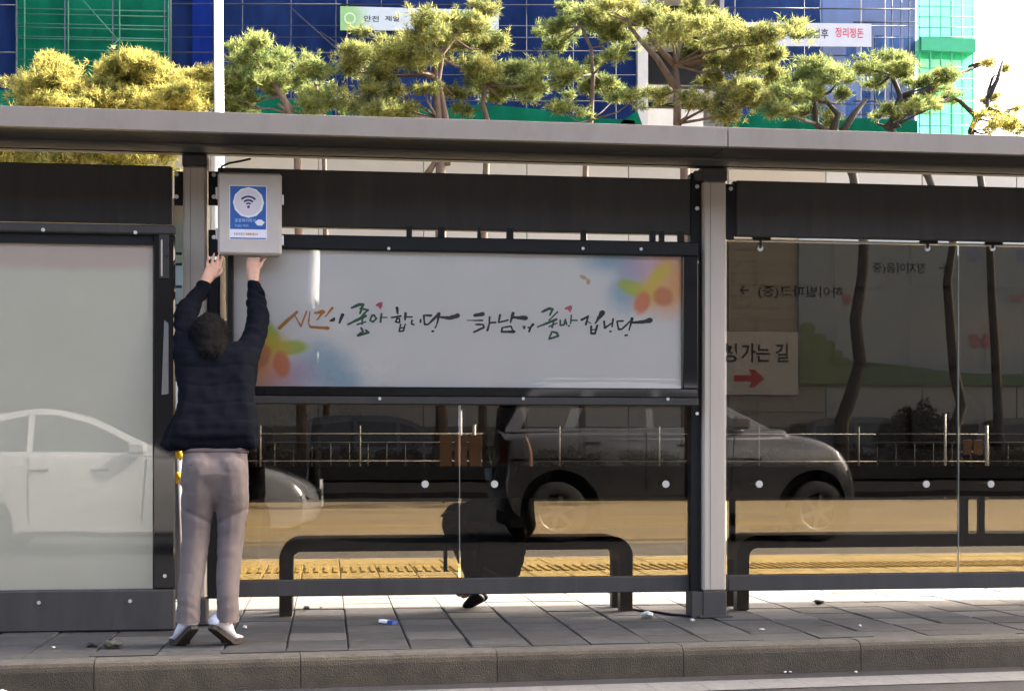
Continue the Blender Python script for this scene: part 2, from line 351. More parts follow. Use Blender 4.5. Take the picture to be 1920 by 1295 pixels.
platform = MB()
platform.add([(-9, yk(-9) + .16, -.02), (13, yk(13) + .16, -.02), (13, 13.05, -.02), (-9, 13.05, -.02)], [(0, 1, 2, 3)])
platform = platform.build('pavement', M_grout, kind='structure')
TS = .30
tm = MB().box(-TS / 2 + .003, TS / 2 - .003, -TS / 2 + .003, TS / 2 - .003, -.05, 0, 0, .006)
proto_tile = None; rest = MB(); cut_n = 0
x_lo, x_hi = -2.6, 6.2
ny0 = 6.45
for j in range(22):
    y = ny0 + (j + .5) * TS
    if y > 10.9: continue
    for i in range(int((x_hi - x_lo) / TS)):
        x = x_lo + (i + .5) * TS + (.0 if j % 2 else .0)
        kb = yk(x) + .165
        if y + TS / 2 < kb + .03: continue
        if y < 9.0:
            dz = rng.uniform(-.003, .003)
            if y - TS / 2 < max(yk(x - TS / 2), yk(x + TS / 2)) + .165:           # cut against the kerb
                a, c = yk(x - TS / 2) + .17, yk(x + TS / 2) + .17
                a = max(a, y - TS / 2 + .003); c = max(c, y - TS / 2 + .003)
                q = [(x - TS / 2 + .003, a), (x + TS / 2 - .003, c), (x + TS / 2 - .003, y + TS / 2 - .003), (x - TS / 2 + .003, y + TS / 2 - .003)]
                o = MB().prism(q, -.05, 0, 'z').build('paving_tile', M_tile, platform); fixn(o); o.location.z += dz
                continue
            if proto_tile is None:
                proto_tile = tm.build('paving_tile', M_tile, platform); o = proto_tile
                me2 = o.data.copy(); me2.materials[0] = M_tile2
                for m_ in (proto_tile.data, me2):
                    for q in m_.vertices: q.co += platform.location         # tile mesh is about its own centre
            else:
                o = bpy.data.objects.new('paving_tile', proto_tile.data if random.random() < .78 else me2); COL.objects.link(o); o.parent = platform
            o.location = Vector((x, y, dz)) - platform.location
            o.rotation_euler = (rng.uniform(-.006, .006), rng.uniform(-.006, .006), rng.uniform(-.006, .006))
        else:
            rest.box(x - TS / 2 + .003, x + TS / 2 - .003, y - TS / 2 + .003, y + TS / 2 - .003, -.05, rng.uniform(-.003, .002), 0)
rest.build('paving_tile_field', M_tile2, platform, kind='stuff')
# tactile row with raised bars
tb = MB().box(-TS / 2 + .003, TS / 2 - .003, -TS / 2 + .003, TS / 2 - .003, -.05, 0, 0, .005)
for k in range(4):
    xx = -TS / 2 + .0375 + k * .075
    tb.box(xx - .017, xx + .017, -TS / 2 + .02, TS / 2 - .02, 0, .012, 0, .004)
pl_ = MB().box(-TS / 2 + .003, TS / 2 - .003, -TS / 2 + .003, TS / 2 - .003, -.05, 0, 0, .005)
M_tactp = mat('yellow_plain_tile', (.48, .375, .15), .8, .14, 12, .2, 150, per=.08, dirt=((.27, .2, .09), .5, 6))
for row, yy in enumerate((11.10, 11.40, 11.70, 12.0, 12.3, 12.6, 12.9)):
    mb_, m_, nm_ = (tb, M_tact, 'tactile_tile') if row in (2, 3) else (pl_, M_tactp, 'yellow_tile')
    pt = None
    for i in range(int((x_hi + 2 - x_lo) / TS)):
        x = x_lo + (i + .5) * TS
        if row > 4 and i % 3: continue
        if pt is None:
            mm = MB(); mm.v, mm.f, mm.m, mm.sm = list(mb_.v), list(mb_.f), list(mb_.m), list(mb_.sm)
            if row > 4: mm = MB().box(-TS / 2 + .003, TS * 2.5 - .003, -TS / 2 + .003, TS / 2 - .003, -.05, 0, 0, .005)
            pt = mm.build(nm_, m_, platform); o = pt
            for q in o.data.vertices: q.co += platform.location
        else:
            o = bpy.data.objects.new(nm_, pt.data); COL.objects.link(o); o.parent = platform
        o.location = Vector((x, yy, rng.uniform(0, .003))) - platform.location
        o.rotation_euler = (0, 0, rng.uniform(-.005, .005))
# kerbs
kerb = MB().add([(-9, yk(-9) + .02, -.16), (13, yk(13) + .02, -.16), (13, yk(13) + .15, -.16), (-9, yk(-9) + .15, -.16)], [(0, 1, 2, 3)]).build('kerb', M_grout, kind='structure')
ka = math.atan(KS); L_ = .93
prof = [(0, -.30), (.004, -.045), (.009, -.024), (.020, -.010), (.036, -.002), (.055, 0), (.145, 0), (.15, -.008), (.15, -.30)]
xj = X(375, yk(-.6)) - 3 * L_ - L_ / 2
kp = None
for i in range(11):
    xc = xj + i * L_ * math.cos(ka) + L_ / 2
    if kp is None:
        kb_ = MB().prism(prof, -L_ / 2 + .0018, L_ / 2 - .0018, 'x'); kp = kb_.build('kerb_stone', [M_kerb, M_kerbf], kerb); o = kp; fixn(kp)
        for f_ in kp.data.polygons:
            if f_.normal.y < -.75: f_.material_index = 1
        for q in o.data.vertices: q.co += kerb.location
    else:
        o = bpy.data.objects.new('kerb_stone', kp.data); COL.objects.link(o); o.parent = kerb
    o.location = Vector((xc, yk(xc), rng.uniform(-.003, .003))) - kerb.location; o.rotation_euler = (0, 0, ka + rng.uniform(-.003, .003))
fk = MB().box(-90, 120, 13.19, 13.2, -.3, -.16).build('far_kerb', M_grout, kind='structure')
kp = None
for i in range(13):
    xc = -4 + i * .93
    if kp is None:
        kp = MB().box(-.462, .462, 0, .15, -.3, .002, 0, .012).build('kerb_stone', mat('pale_kerb', (.42, .37, .28), .85, .15, 12, .2, 90, per=.08), fk); o = kp
        for q in o.data.vertices: q.co += fk.location
    else:
        o = bpy.data.objects.new('kerb_stone', kp.data); COL.objects.link(o); o.parent = fk
    o.location = Vector((xc, 13.05, 0)) - fk.location
MB().box(-90, 120, 34.36, 34.5, -.3, -.005).build('roadside_kerb', M_kerb, kind='structure')

# ------------------------------------------------------------------ the bus shelter
YP = 8.10
sh = thing('bus_shelter', 'long charcoal metal bus shelter with pale posts and bronze tinted glass beside the kerb', 'bus shelter', (X(1340, YP), YP + .07, 0))
XL, XR = -5.0, 9.5
xj_ = X(1365, 7.45)
for a, c in ((XL, xj_ - .003), (xj_ + .003, XR)):
    MB().prism([(7.45, 2.577), (7.47, 2.572), (7.47, 2.682), (7.45, 2.677)][::-1], a, c, 'x').build('fascia', M_fascia, sh)
for a, c in ((XL, xj_ - .002), (xj_ + .002, XR)):
    fixn(MB().prism([(7.472, 2.577), (8.10, 2.612), (8.24, 2.615), (10.35, 3.22), (10.35, 3.26), (8.2, 2.68), (7.472, 2.672)], a, c, 'x').build('roof_deck', M_dark, sh))
MB().box(XL, XR, 7.86, 8.02, 2.588, 2.602).build('soffit_strip', mat('soffit_strip', (.055, .050, .045), .6, .08, 3), sh)
MB().box(XL, XR, 8.05, 8.10, 2.588, 2.609).build('soffit_trim', M_black, sh)
MB().box(XL, XR, 10.352, 10.37, 3.19, 3.29).build('rear_fascia', M_fascia, sh)

def post(pxa, pxb, vtop, vcap, vbase, first):
    xa, xb = X(pxa, YP), X(pxb, YP)
    pm = (pxa + pxb) / 2
    z1, z2 = Zv(pm, vcap, YP), Zv(pm, vbase, YP)
    b = MB().box(xa, xb, YP, YP + .14, z2, z1, 0, .012)
    b.box(xa + (xb - xa) * .30, xa + (xb - xa) * .335, YP - .0015, YP + .01, z2 + .004, z1 - .004, 1)
    b.build('post', [M_alu, mat('post_groove', (.20, .18, .16), .6)], sh)
    return xa, xb, z1, z2
px1 = post(343, 387, 278, 311, 1122, True)
px2 = post(1318, 1362, 305, 339, 1108, False)
for (xa, xb, z1, z2) in (px1, px2):
    MB().box(xa - .004, xb + .004, YP - .006, YP + .16, z1, 2.60, 0, .004).build('post_cap', M_dark2, sh)
    MB().box(xa - .002, xb + .002, YP - .004, YP + .15, .0, z2, 0, .006).build('post_base', M_dark2, sh)
    MB().box(xa - .03, xb + .03, YP - .03, YP + .18, 0.001, .012, 0, .004).build('base_plate', M_dark, sh)
# fins beside the posts, which hold the glass
fin = [(X(1298, YP) + .001, px2[0] - .002, .0, 2.57), (px1[1] + .003, X(410, YP), .14, 2.02)]
for (a, c, z0, z1) in fin:
    MB().box(a, c, YP + .04, YP + .12, z0, z1, 0, .004).build('post_fin', M_black, sh)
b = MB().box(X(1303, YP), px2[0] - .003, YP - .004, YP + .038, px2[2], 2.574, 0).build('post_cap', M_dark2, sh)
b = MB().box(X(1298, YP), px2[0] - .003, YP - .002, YP + .15, 0.0, px2[3]).build('post_base', M_dark2, sh)
def screw(px, v, Y, r=.012, name='bolt', parent=None, m=None):
    p = at(px, v, Y); return MB().disc((p.x, Y - .006, p.z), r, Y + .004, 10).build(name, m or M_steel, parent or sh)
for (pa, pb, va, vb) in ((325, 342, 318, 382), (389, 412, 318, 382), (389, 412, 428, 478), (1364, 1381, 342, 446)):
    MB().box(X(pa, YP), X(pb, YP), YP + .05, YP + .07, Zv((pa + pb) / 2, vb, YP), Zv((pa + pb) / 2, va, YP), 0, .003).build('bracket', M_black, sh)
for (p, v) in ((331, 327), (331, 369), (401, 328), (401, 369), (401, 445), (1370, 354), (1307, 350), (1307, 391), (1306, 492)):
    screw(p, v, YP + (.05 if not 1300 < p < 1312 else .04))
# header panels
YH = 8.15
for (pa, pb) in ((-420, 322), (408, 1300), (1381, 2300)):
    MB().box(X(pa, YH), X(pb, YH), YH, YH + .055, 2.212, 2.535, 0, .006).build('header_panel', M_dark2, sh)
MB().box(X(1376, YH), X(1381, YH) - .002, YH + .004, YH + .05, 2.212, 2.53, 0).build('header_end', M_black, sh)
# glass
YG = 8.215
panes = [(410, 860), (863.5, 1299), (1363, 1795.5), (1799, 2240)]
for (pa, pb) in panes:
    MB().box(X(pa, YG), X(pb, YG), YG, YG + .012, .236, 2.19 if pa > 1300 else 2.14).build('glass_pane', M_glass, sh)
for p in (861.8, 1797.3):
    MB().box(X(p, YG) - .0019, X(p, YG) + .0019, YG - .002, YG + .013, .237, 2.13).build('glass_joint', M_edge, sh)
for (pa, pb) in ((410, 1298), (1363.5, 2240)):
    MB().box(X(pa, YG), X(pb, YG), YG - .03, YG + .045, .142, .235, 0, .006).build('bottom_rail', M_dark2, sh)
MB().box(X(1362, YG) + .004, X(2240, YG), YG - .002, YG + .010, 2.192, 2.205).build('top_glass_trim', M_alu, sh)
# back board behind the glass, with its struts
YB = 8.40
for (pa, pb) in ((392, 1309), (1364, 2240)):
    MB().box(X(pa, YB), X(pb, YB), YB, YB + .03, .682, .872, 0, .005).build('back_board', M_black, sh)
for (pa, pb) in ((1372, 1382), (1806, 1820), (1840, 1851)):
    MB().box(X(pa, YB), X(pb, YB), YB + .032, YB + .062, .40 if pa != 560 else .45, .78, 0).build('board_strut', M_dark, sh)
for px in (797, 927, 1248, 1423, 1736, 1857):
    p = at(px, 907, YG)
    b = MB().disc((p.x, YG - .010, p.z), .021, YG - .001, 14).tube([(p.x, YG + .013, p.z), (p.x, YB, p.z)], .008, 8)
    b.build('glass_fitting', M_steel, sh)
for px in (1425, 1738, 1860):
    p = at(px, 466, YG)
    b = MB().disc((p.x, YG - .010, p.z), .017, YG - .001, 14)
    b.box(p.x - .008, p.x + .004, YG - .022, YG - .011, p.z, 2.212, 1)
    b.box(p.x - .05, p.x + .06, YG - .02, YG - .004, 2.198, 2.212, 1)
    b.build('glass_hanger', [M_steel, M_black], sh)

# ------------------------------------------------------------------ benches
def bench(pa, pb, label, legs=(True, True)):
    Y0, Y1 = 8.47, 8.80
    xa, xb = X(pa, Y0), X(pb, Y0)
    r = thing('bench', label, 'bench', ((xa + xb) / 2, (Y0 + Y1) / 2, 0), 'charcoal benches behind the shelter glass')
    zt, th, ro, ri, lw = .452, .078, .125, .05, .078
    def arc(cx_, cz_, rr, a0, a1, n=8): return [(cx_ + rr * math.cos(R(a0 + (a1 - a0) * k / n)), cz_ + rr * math.sin(R(a0 + (a1 - a0) * k / n))) for k in range(n + 1)]
    zb = zt - ro - .03
    poly = [(xa, zb)] + arc(xa + ro, zt - ro, ro, 180, 90) + arc(xb - ro, zt - ro, ro, 90, 0) + [(xb, zb), (xb - lw, zb)] + arc(xb - lw - ri, zt - th - ri, ri, 0, 90) + arc(xa + lw + ri, zt - th - ri, ri, 90, 180) + [(xa + lw, zb)]
    fixn(MB().prism(poly, Y0, Y1, 'y').build('seat', M_bench, r))
    for x0 in (xa, xb - lw):
        for y0 in (Y0, Y1 - .085):
            MB().box(x0 + .001, x0 + lw - .001, y0 + .001, y0 + .084, .001, zb - .001, 0, .004).build('leg', M_bench, r)
    return r
bn = bench(523, 1187, 'charcoal bench with the seated person, under the calligraphy banner')
MB().box(X(832, 8.6), X(839, 8.6), 8.60, 8.63, .24, .372, 0).build('seat_brace', M_dark, bn)
bench(1382, 2010, 'empty charcoal bench right of the pale post, cut by the picture edge')

# ------------------------------------------------------------------ left light box
YL = 7.84
t = thing('light_box', 'tall black advertising light box with a blank pale poster, left of the man', 'light box', (X(100, YL), YL + .12, 0))
x0, x1 = X(-260, YL), X(328, YL)
zb, zt = Zv(150, 1184, YL), Zv(150, 419, YL)
xp, zp0, zp1 = X(286, YL), Zv(150, 1106, YL), Zv(150, 456, YL)
MB().box(x0, x1 - .075, YL + .10, 8.09, .0, zt - .02, 0, .01).build('cabinet', M_dark2, t)
MB().box(x0, x1, YL, YL + .046, zb * 0 + .004, zp0, 0, .008).build('lower_frame', M_dark2, t)
MB().box(x0, x1, YL, YL + .046, zp1 + .055, zt, 0, .008).build('upper_frame', M_dark2, t)
MB().box(x0, xp, YL + .03, YL + .097, zp1, zp1 + .054).build('poster_rail', M_black, t)
MB().box(xp, x1, YL, YL + .045, zp0 + .001, zp1 + .054, 0, .008).build('side_frame', M_gloss, t)
pm = print_mat('pale_poster_print', (.84, .81, .66), [(120, 470, 420, 42, 0, .5, (.74, .57, .49), .75)], YL)
MB().box(x0 + .02, xp - .001, YL + .05, YL + .06, zp0 + .001, zp1 - .001).build('poster', pm, t)
MB().box(x0 + .02, xp - .001, YL + .028, YL + .034, zp0 + .001, zp1 - .001).build('cover_glass', M_clear, t)
b = MB().box(X(298, YL), X(317, YL), YL - .006, YL + .002, Zv(308, 522, YL), Zv(308, 440, YL), 0, .003)
b.box(X(302, YL), X(305, YL), YL - .009, YL - .006, Zv(308, 518, YL), Zv(308, 450, YL), 1)
b.build('hinge_cover', [M_dark, M_alu], t)
b = MB().add([(X(303, YL), YL - .004, Zv(308, 740, YL)), (X(316, YL), YL - .004, Zv(308, 738, YL)), (X(316, YL), YL - .004, Zv(308, 606, YL)), (X(308, YL), YL - .004, Zv(308, 600, YL))], [(0, 1, 2, 3)])
MB().prism([(X(303, YL), Zv(308, 740, YL)), (X(316, YL), Zv(308, 738, YL)), (X(316, YL), Zv(308, 606, YL)), (X(308, YL), Zv(308, 600, YL))], YL - .004, YL + .002, 'y').build('painted_reflection', mat('reflection_grey', (.14, .14, .13), .4), t)  # pale tapered strip that paints a reflection on the side frame
for (p, v) in ((81, 431), (254, 436), (73, 1129), (244, 1126), (309, 1079), (312, 481)):
    screw(p, v, YL, .010, 'screw', t)

# ------------------------------------------------------------------ banner light box with the calligraphy
YN = 8.0
t = thing('banner_box', 'wide black framed banner with Korean brush lettering and pastel butterflies, right of the man', 'banner', (X(880, YN), YN + .07, 1.1))
bx0, bx1 = X(427, YN), X(1311, YN) - .006
z_t, z_pt, z_pb, z_b = Zv(905, 446, YN), Zv(905, 473, YN), Zv(905, 726, YN), Zv(905, 759, YN)
xpl, xpr = X(437, YN), X(1281, YN)
MB().box(bx0 + .01, bx1 - .01, YN + .075, YN + .14, z_b + .03, z_t - .01).build('cabinet', M_black, t)
MB().box(bx0, bx1, YN, YN + .073, z_pt, z_t, 0, .006).build('top_frame', M_black, t)
MB().box(bx0, bx1, YN, YN + .073, z_b + .045, z_pb, 0, .006).build('bottom_frame', M_gloss, t)
MB().box(bx0, bx1, YN - .012, YN + .073, z_b, z_b + .044, 0, .006).build('lower_rail', M_dark, t)
MB().box(bx0, xpl, YN, YN + .073, z_pb + .001, z_pt - .001, 0, .004).build('side_frame', M_black, t)
MB().box(xpr, bx1, YN, YN + .073, z_pb + .001, z_pt - .001, 0, .004).build('side_frame', M_gloss, t)
BL, PU, PK, OR, YE, GR, RD = (.30, .47, .58), (.54, .42, .57), (.74, .40, .42), (.84, .38, .10), (.78, .56, .06), (.46, .55, .08), (.78, .22, .09)
blobs = [(1150, 485, 85, 45, 0, .8, BL, .85), (1175, 545, 50, 62, 25, .8, BL, .85), (1195, 500, 55, 50, 0, .9, PU, .8), (1240, 495, 60, 50, 0, .9, PK, .9), (1270, 530, 60, 90, 0, .9, OR, .85), (1230, 555, 72, 55, 0, .9, OR, .75),
         (1238, 515, 40, 22, -48, .6, YE, .95), (1186, 540, 40, 18, 20, .5, GR, .95), (1222, 545, 46, 26, 10, .9, YE, .9), (1204, 568, 19, 29, 18, .5, RD, .9), (1243, 556, 24, 26, -35, .5, (.66, .22, .09), .9),
         (1094, 520, 10, 5, 25, .5, (.5, .33, .1), .8), (1103, 528, 5, 8, 0, .5, (.5, .33, .1), .8),
         (610, 690, 85, 65, 20, .8, BL, .85), (650, 712, 50, 25, 0, .8, BL, .7), (560, 700, 60, 50, 0, .9, PU, .8), (505, 705, 65, 50, 0, .9, PK, .9), (482, 668, 62, 72, 0, .85, OR, .85),
         (506, 630, 22, 40, -25, .55, GR, .9), (545, 652, 42, 18, -6, .5, GR, .95), (515, 648, 48, 34, 20, .9, YE, .9), (528, 682, 21, 31, -10, .5, RD, .9), (490, 668, 20, 30, 30, .5, (.62, .22, .09), .85)]
YPR = YN + .045
pm2 = print_mat('butterfly_banner_print', (.81, .775, .74), blobs, YPR)
poster = MB().box(xpl + .001, xpr - .001, YPR, YPR + .02, z_pb + .001, z_pt - .001).build('printed_banner', pm2, t)
MB().box(xpl + .001, xpr - .001, YN + .022, YN + .028, z_pb + .001, z_pt - .001).build('cover_glass', M_clear, t)
def strokes(ox, oy, sc, data, Y, mats, name, parent, th=.0012):
    for si, (c, wd, pts) in enumerate(data):
        b = MB(); n = len(pts)
        # resample with a soft bend
        P = [Vector((at(ox + x / sc, oy + y / sc, Y).x, at(ox + x / sc, oy + y / sc, Y).z)) for x, y in pts]
        k = 8.2 / F / sc * 1.42
        W = [wd[min(i, len(wd) - 1)] * k * .5 for i in range(n)] if isinstance(wd, (list, tuple)) else [wd * k * .5] * n
        zl = Y - th - .00025 * (si % 6)
        for i in range(n - 1):
            d = (P[i + 1] - P[i]); d = d.normalized() if d.length > 0 else Vector((1, 0)); q = Vector((-d.y, d.x)); seg = 4
            L0, L1 = [], []
            for s_ in range(seg + 1):
                f = s_ / seg; c0 = P[i].lerp(P[i + 1], f) + q * (random.uniform(-.12, .12) * W[i] if 0 < s_ < seg else 0); ww = W[i] + (W[i + 1] - W[i]) * f
                ww *= random.uniform(.86, 1.1)
                L0.append(c0 + q * ww); L1.append(c0 - q * ww)
            vv = [(p.x, zl, p.y) for p in L1] + [(p.x, zl, p.y) for p in L0]; m_ = seg + 1
            b.add(vv, [(j, j + 1, m_ + j + 1, m_ + j) for j in range(seg)])
        for i in range(n):
            b.add([(P[i].x + W[i] * math.cos(2 * PI * j / 8), zl - .0001, P[i].y + W[i] * .95 * math.sin(2 * PI * j / 8)) for j in range(8)], [tuple(range(8))])
        b.build(name, mats[c], parent)
D1 = [('o', [26, 20], [(75, 345), (250, 185)]), ('o', [8, 12], [(225, 215), (290, 330)]), ('o', 12, [(345, 180), (290, 330)]), ('o', [8, 12], [(380, 180), (365, 285)]), ('o', [16, 30], [(430, 195), (510, 185)]), ('o', [16, 10], [(510, 190), (450, 265)]),
      ('o', [18, 8], [(605, 145), (530, 235)]), ('o', [10, 16, 24], [(365, 300), (385, 337), (560, 347)]),
      ('k', 10, [(580, 275), (625, 245), (622, 270), (590, 277)]), ('k', [26, 14], [(705, 215), (675, 295)]),
      ('g', [14, 24, 16], [(795, 145), (870, 112), (915, 112)]), ('g', [20, 14], [(910, 110), (880, 200)]), ('g', [12, 16], [(880, 150), (955, 165)]), ('g', [16, 12], [(960, 165), (885, 240)]), ('g', [14, 22], [(760, 310), (935, 225)]), ('g', 12, [(850, 312), (935, 285)]), ('g', 14, [(905, 250), (900, 305)]),
      ('g', [14, 14, 18, 18, 14], [(890, 345), (912, 380), (858, 420), (965, 392), (935, 368)]),
      ('g', 14, [(1000, 220), (980, 268), (1010, 285), (1045, 250), (1020, 216), (1000, 220)]), ('g', 16, [(1095, 205), (1085, 285)]), ('g', 10, [(1098, 240), (1150, 240)]),
      ('p', [14, 22], [(1045, 118), (1090, 100)]), ('p', [20, 12], [(1065, 115), (1085, 150)]), ('p', 24, [(1088, 102), (1086, 125)]),
      ('k', [22, 14], [(1250, 145), (1256, 200)]), ('k', 13, [(1195, 242), (1290, 226)]), ('k', 12, [(1252, 250), (1235, 285), (1275, 292), (1275, 250), (1252, 250)]), ('k', [20, 14], [(1335, 200), (1330, 262)]), ('k', 12, [(1340, 236), (1400, 236)]),
      ('k', 12, [(1285, 310), (1272, 380), (1312, 376), (1332, 310)]), ('k', 10, [(1285, 345), (1325, 340)]), ('k', 13, [(1400, 268), (1395, 305), (1420, 312)]), ('k', 14, [(1485, 262), (1484, 288)]),
      ('k', [18, 14, 14, 12, 24], [(1590, 220), (1518, 220), (1525, 310), (1560, 312), (1670, 203)]), ('k', [20, 12], [(1672, 208), (1650, 300)]), ('k', [14, 26, 36], [(1665, 235), (1780, 246), (1855, 222)]), ('k', 10, [(1648, 312), (1630, 345)]), ('k', 15, [(1602, 380), (1613, 377)])]
D2 = [('k', [24, 30], [(108, 220), (188, 206)]), ('k', [6, 13], [(30, 270), (185, 270)]), ('k', [13, 13, 14, 16], [(120, 310), (190, 312), (200, 340), (100, 386)]), ('k', [14, 14, 16], [(255, 235), (254, 300), (233, 370)]), ('k', [12, 15], [(252, 295), (315, 290)]),
      ('k', [16, 13, 13, 12], [(360, 215), (345, 290), (415, 275), (440, 265)]), ('k', [26, 12], [(490, 200), (465, 290)]), ('k', [18, 32], [(490, 238), (618, 246)]), ('k', [12, 16, 22], [(382, 342), (375, 384), (500, 382)]), ('k', 12, [(390, 342), (470, 327), (490, 378)]),
      ('k', 10, [(590, 330), (610, 330), (605, 352), (592, 345)]), ('k', [20, 14, 16], [(690, 310), (668, 335), (650, 380)]), ('k', 14, [(642, 342), (660, 342)]),
      ('g', [14, 24, 14], [(780, 185), (850, 152), (890, 157)]), ('g', [18, 14], [(885, 157), (858, 216)]), ('g', [12, 20], [(735, 335), (922, 260)]), ('g', 11, [(935, 185), (850, 268)]), ('g', 10, [(850, 332), (930, 296)]), ('g', 14, [(895, 285), (880, 340)]),
      ('g', [13, 15, 18, 18, 13], [(880, 380), (850, 456), (942, 425), (928, 395), (888, 385)]), ('g', 13, [(962, 268), (962, 318), (1000, 314), (1012, 260), (1026, 310)]), ('g', 12, [(1072, 218), (1066, 300)]), ('g', 12, [(1072, 270), (1130, 270)]), ('g', 14, [(1046, 325), (1053, 326)]),
      ('p', [14, 20], [(1015, 152), (1064, 134)]), ('p', [18, 10], [(1040, 150), (1065, 182)]), ('p', 20, [(1066, 132), (1066, 155)]),
      ('k', 18, [(1175, 265), (1240, 230)]), ('k', 16, [(1240, 230), (1218, 310)]), ('k', 8, [(1225, 272), (1265, 300)]), ('k', [38, 26, 10], [(1385, 192), (1350, 240), (1310, 300)]), ('k', 16, [(1272, 330), (1270, 400), (1310, 400), (1332, 320)]), ('k', 10, [(1270, 366), (1328, 360)]),
      ('k', [16, 16, 12], [(1400, 280), (1406, 346), (1470, 300)]), ('k', 14, [(1490, 255), (1480, 330)]), ('k', 14, [(1460, 380), (1468, 380)]), ('k', [14, 13, 14, 14, 12], [(1590, 275), (1530, 280), (1545, 360), (1580, 355), (1670, 270)]),
      ('k', [24, 10], [(1680, 252), (1650, 370)]), ('k', [14, 26, 38], [(1675, 292), (1780, 286), (1862, 268)]), ('k', 15, [(1612, 420), (1630, 417)])]
SM = {'o': M_orange, 'k': M_ink, 'g': M_ogreen, 'p': M_pink}
strokes(510, 550, 5.333, D1, YPR, SM, 'brush_stroke', t)
strokes(870, 550, 5.333, D2, YPR, SM, 'brush_stroke', t)
for (p, v) in ((712, 747), (981, 747), (1252, 748), (729, 466), (1093, 466), (1202, 467), (1307, 775)):
    screw(p, v, YN - (.012 if v > 700 else 0), .009, 'screw', t)
for p in (763, 822, 897, 952, 1092, 1222, 1240, 1275):                  # hooks between the banner and the header
    MB().box(X(p, YN), X(p, YN) + rng.uniform(.015, .04), YN + .05, YN + .07, z_t, 2.214).build('hook', M_black, t)
b = MB().tube([(X(548, YP), 8.05, 2.50), (X(585, YP), 8.03, 2.565)], .006, 6)

# ------------------------------------------------------------------ text helper and the wifi box
def text(body, px, v, Y, hpx, m, parent, name='lettering', mirror=False, wpx=None, bold=.0, depth=.0012):
    """flat printed lettering: left edge px, vertical centre v, glyph height hpx (photo pixels at depth Y)"""
    c = bpy.data.curves.new('t', 'FONT'); c.body = body; c.resolution_u = 2; c.offset = bold
    o = bpy.data.objects.new('t', c); COL.objects.link(o); bpy.context.view_layer.update()
    me = bpy.data.meshes.new_from_object(o.evaluated_get(bpy.context.evaluated_depsgraph_get()))
    bpy.data.objects.remove(o); co = np.array([q.co for q in me.vertices]) if len(me.vertices) else np.zeros((1, 3))
    lo, hi = co.min(0), co.max(0); sz = hi - lo; k = (Y / cT) / F
    sy = hpx * k / max(sz[1], .01); sx = sy if wpx is None else wpx * k / max(sz[0], .01)
    p = at(px, v, Y)
    for q in me.vertices:
        x = (q.co.x - lo[0]) * sx
        if mirror: x = (hi[0] - q.co.x) * sx
        q.co = Vector((p.x + x, Y - depth, p.z + (q.co.y - (lo[1] + hi[1]) / 2) * sy))
    if parent is not None:
        off = wloc(parent)
        for q in me.vertices: q.co -= off
    me.materials.clear(); me.materials.append(m); me.name = name
    o = bpy.data.objects.new(name, me); COL.objects.link(o)
    if parent is not None: o.parent = parent
    return o
YW = 7.86
t = thing('wifi_box', 'beige wall box with a blue wifi sticker, above the raised hands of the man', 'wifi box', (X(468, YW), YW + .08, Zv(468, 478, YW)))
wx0, wx1, wz0, wz1 = X(408, YW), X(528, YW), Zv(468, 477, YW), Zv(468, 324, YW)
MB().box(wx0 + .012, wx1 - .012, YW + .05, 8.12, wz0 + .012, wz1 - .012, 0, .012).build('housing', M_boxg, t)
MB().box(wx0, wx1, YW, YW + .048, wz0, wz1, 0, .016).build('lid', M_boxg, t)
for zz in (.25, .75):
    MB().box(wx0 - .012, wx0 - .001, YW + .01, YW + .05, wz0 + (wz1 - wz0) * zz - .03, wz0 + (wz1 - wz0) * zz + .03, 0, .003).build('hinge', M_boxg, t)
    MB().box(wx1 + .001, wx1 + .01, YW + .015, YW + .05, wz0 + (wz1 - wz0) * (zz - .06) - .025, wz0 + (wz1 - wz0) * (zz - .06) + .025, 0, .003).build('latch', M_pwhite, t)
st = MB().box(X(430, YW), X(500.5, YW), YW - .0012, YW + .001, Zv(465, 449, YW), Zv(465, 348, YW)).build('sticker', M_pwhite, t)
def flat(pa, pb, va, vb, Y, d, m, name, parent):
    pm_ = (pa + pb) / 2
    return MB().box(X(pa, Y), X(pb, Y), Y - d, Y - d + .0005, Zv(pm_, vb, Y), Zv(pm_, va, Y)).build(name, m, parent)
flat(431.5, 499, 349.5, 430, YW, .0022, M_blue, 'sticker_field', st)
flat(431.5, 499, 446, 448, YW, .0022, M_blue, 'sticker_field', st)
p = at(466, 380, YW); k = YW / cT / F
MB().disc((p.x, YW - .0034, p.z), 28 * k, YW - .0025, 12).build('badge', M_pwhite, st)
MB().disc((p.x - .002, YW - .0042, p.z + .001), 24 * k, YW - .0036, 32).build('badge', plain('badge_grey', (.60, .56, .60)), st)
b = MB()
for r0, r1 in ((16, 19.5), (9.5, 13), (4, 7)):
    n = 10; A = [R(90 - 45 + 90 * i / n) for i in range(n + 1)]; cz_ = p.z - 7 * k
    vv = [(p.x + q * k * math.cos(a), YW - .0046, cz_ + q * k * math.sin(a)) for q in (r0, r1) for a in A]
    b.add(vv, [(i, i + 1, n + 2 + i, n + 1 + i)[::-1] for i in range(n)])
b.add([(p.x + 2.6 * k * math.cos(a * PI / 4), YW - .0046, p.z + (-8 + 2.6 * math.sin(a * PI / 4)) * k) for a in range(8)], [tuple(range(8))])
b.build('wifi_symbol', M_pnavy, st)
text('공공와이파이', 440, 413, YW, 6.5, plain('print_sky', (.45, .62, .80)), st, wpx=38, depth=.003)
text('Public WiFi', 441, 423, YW, 4.5, plain('print_sky', (.30, .48, .72)), st, wpx=24, depth=.003)
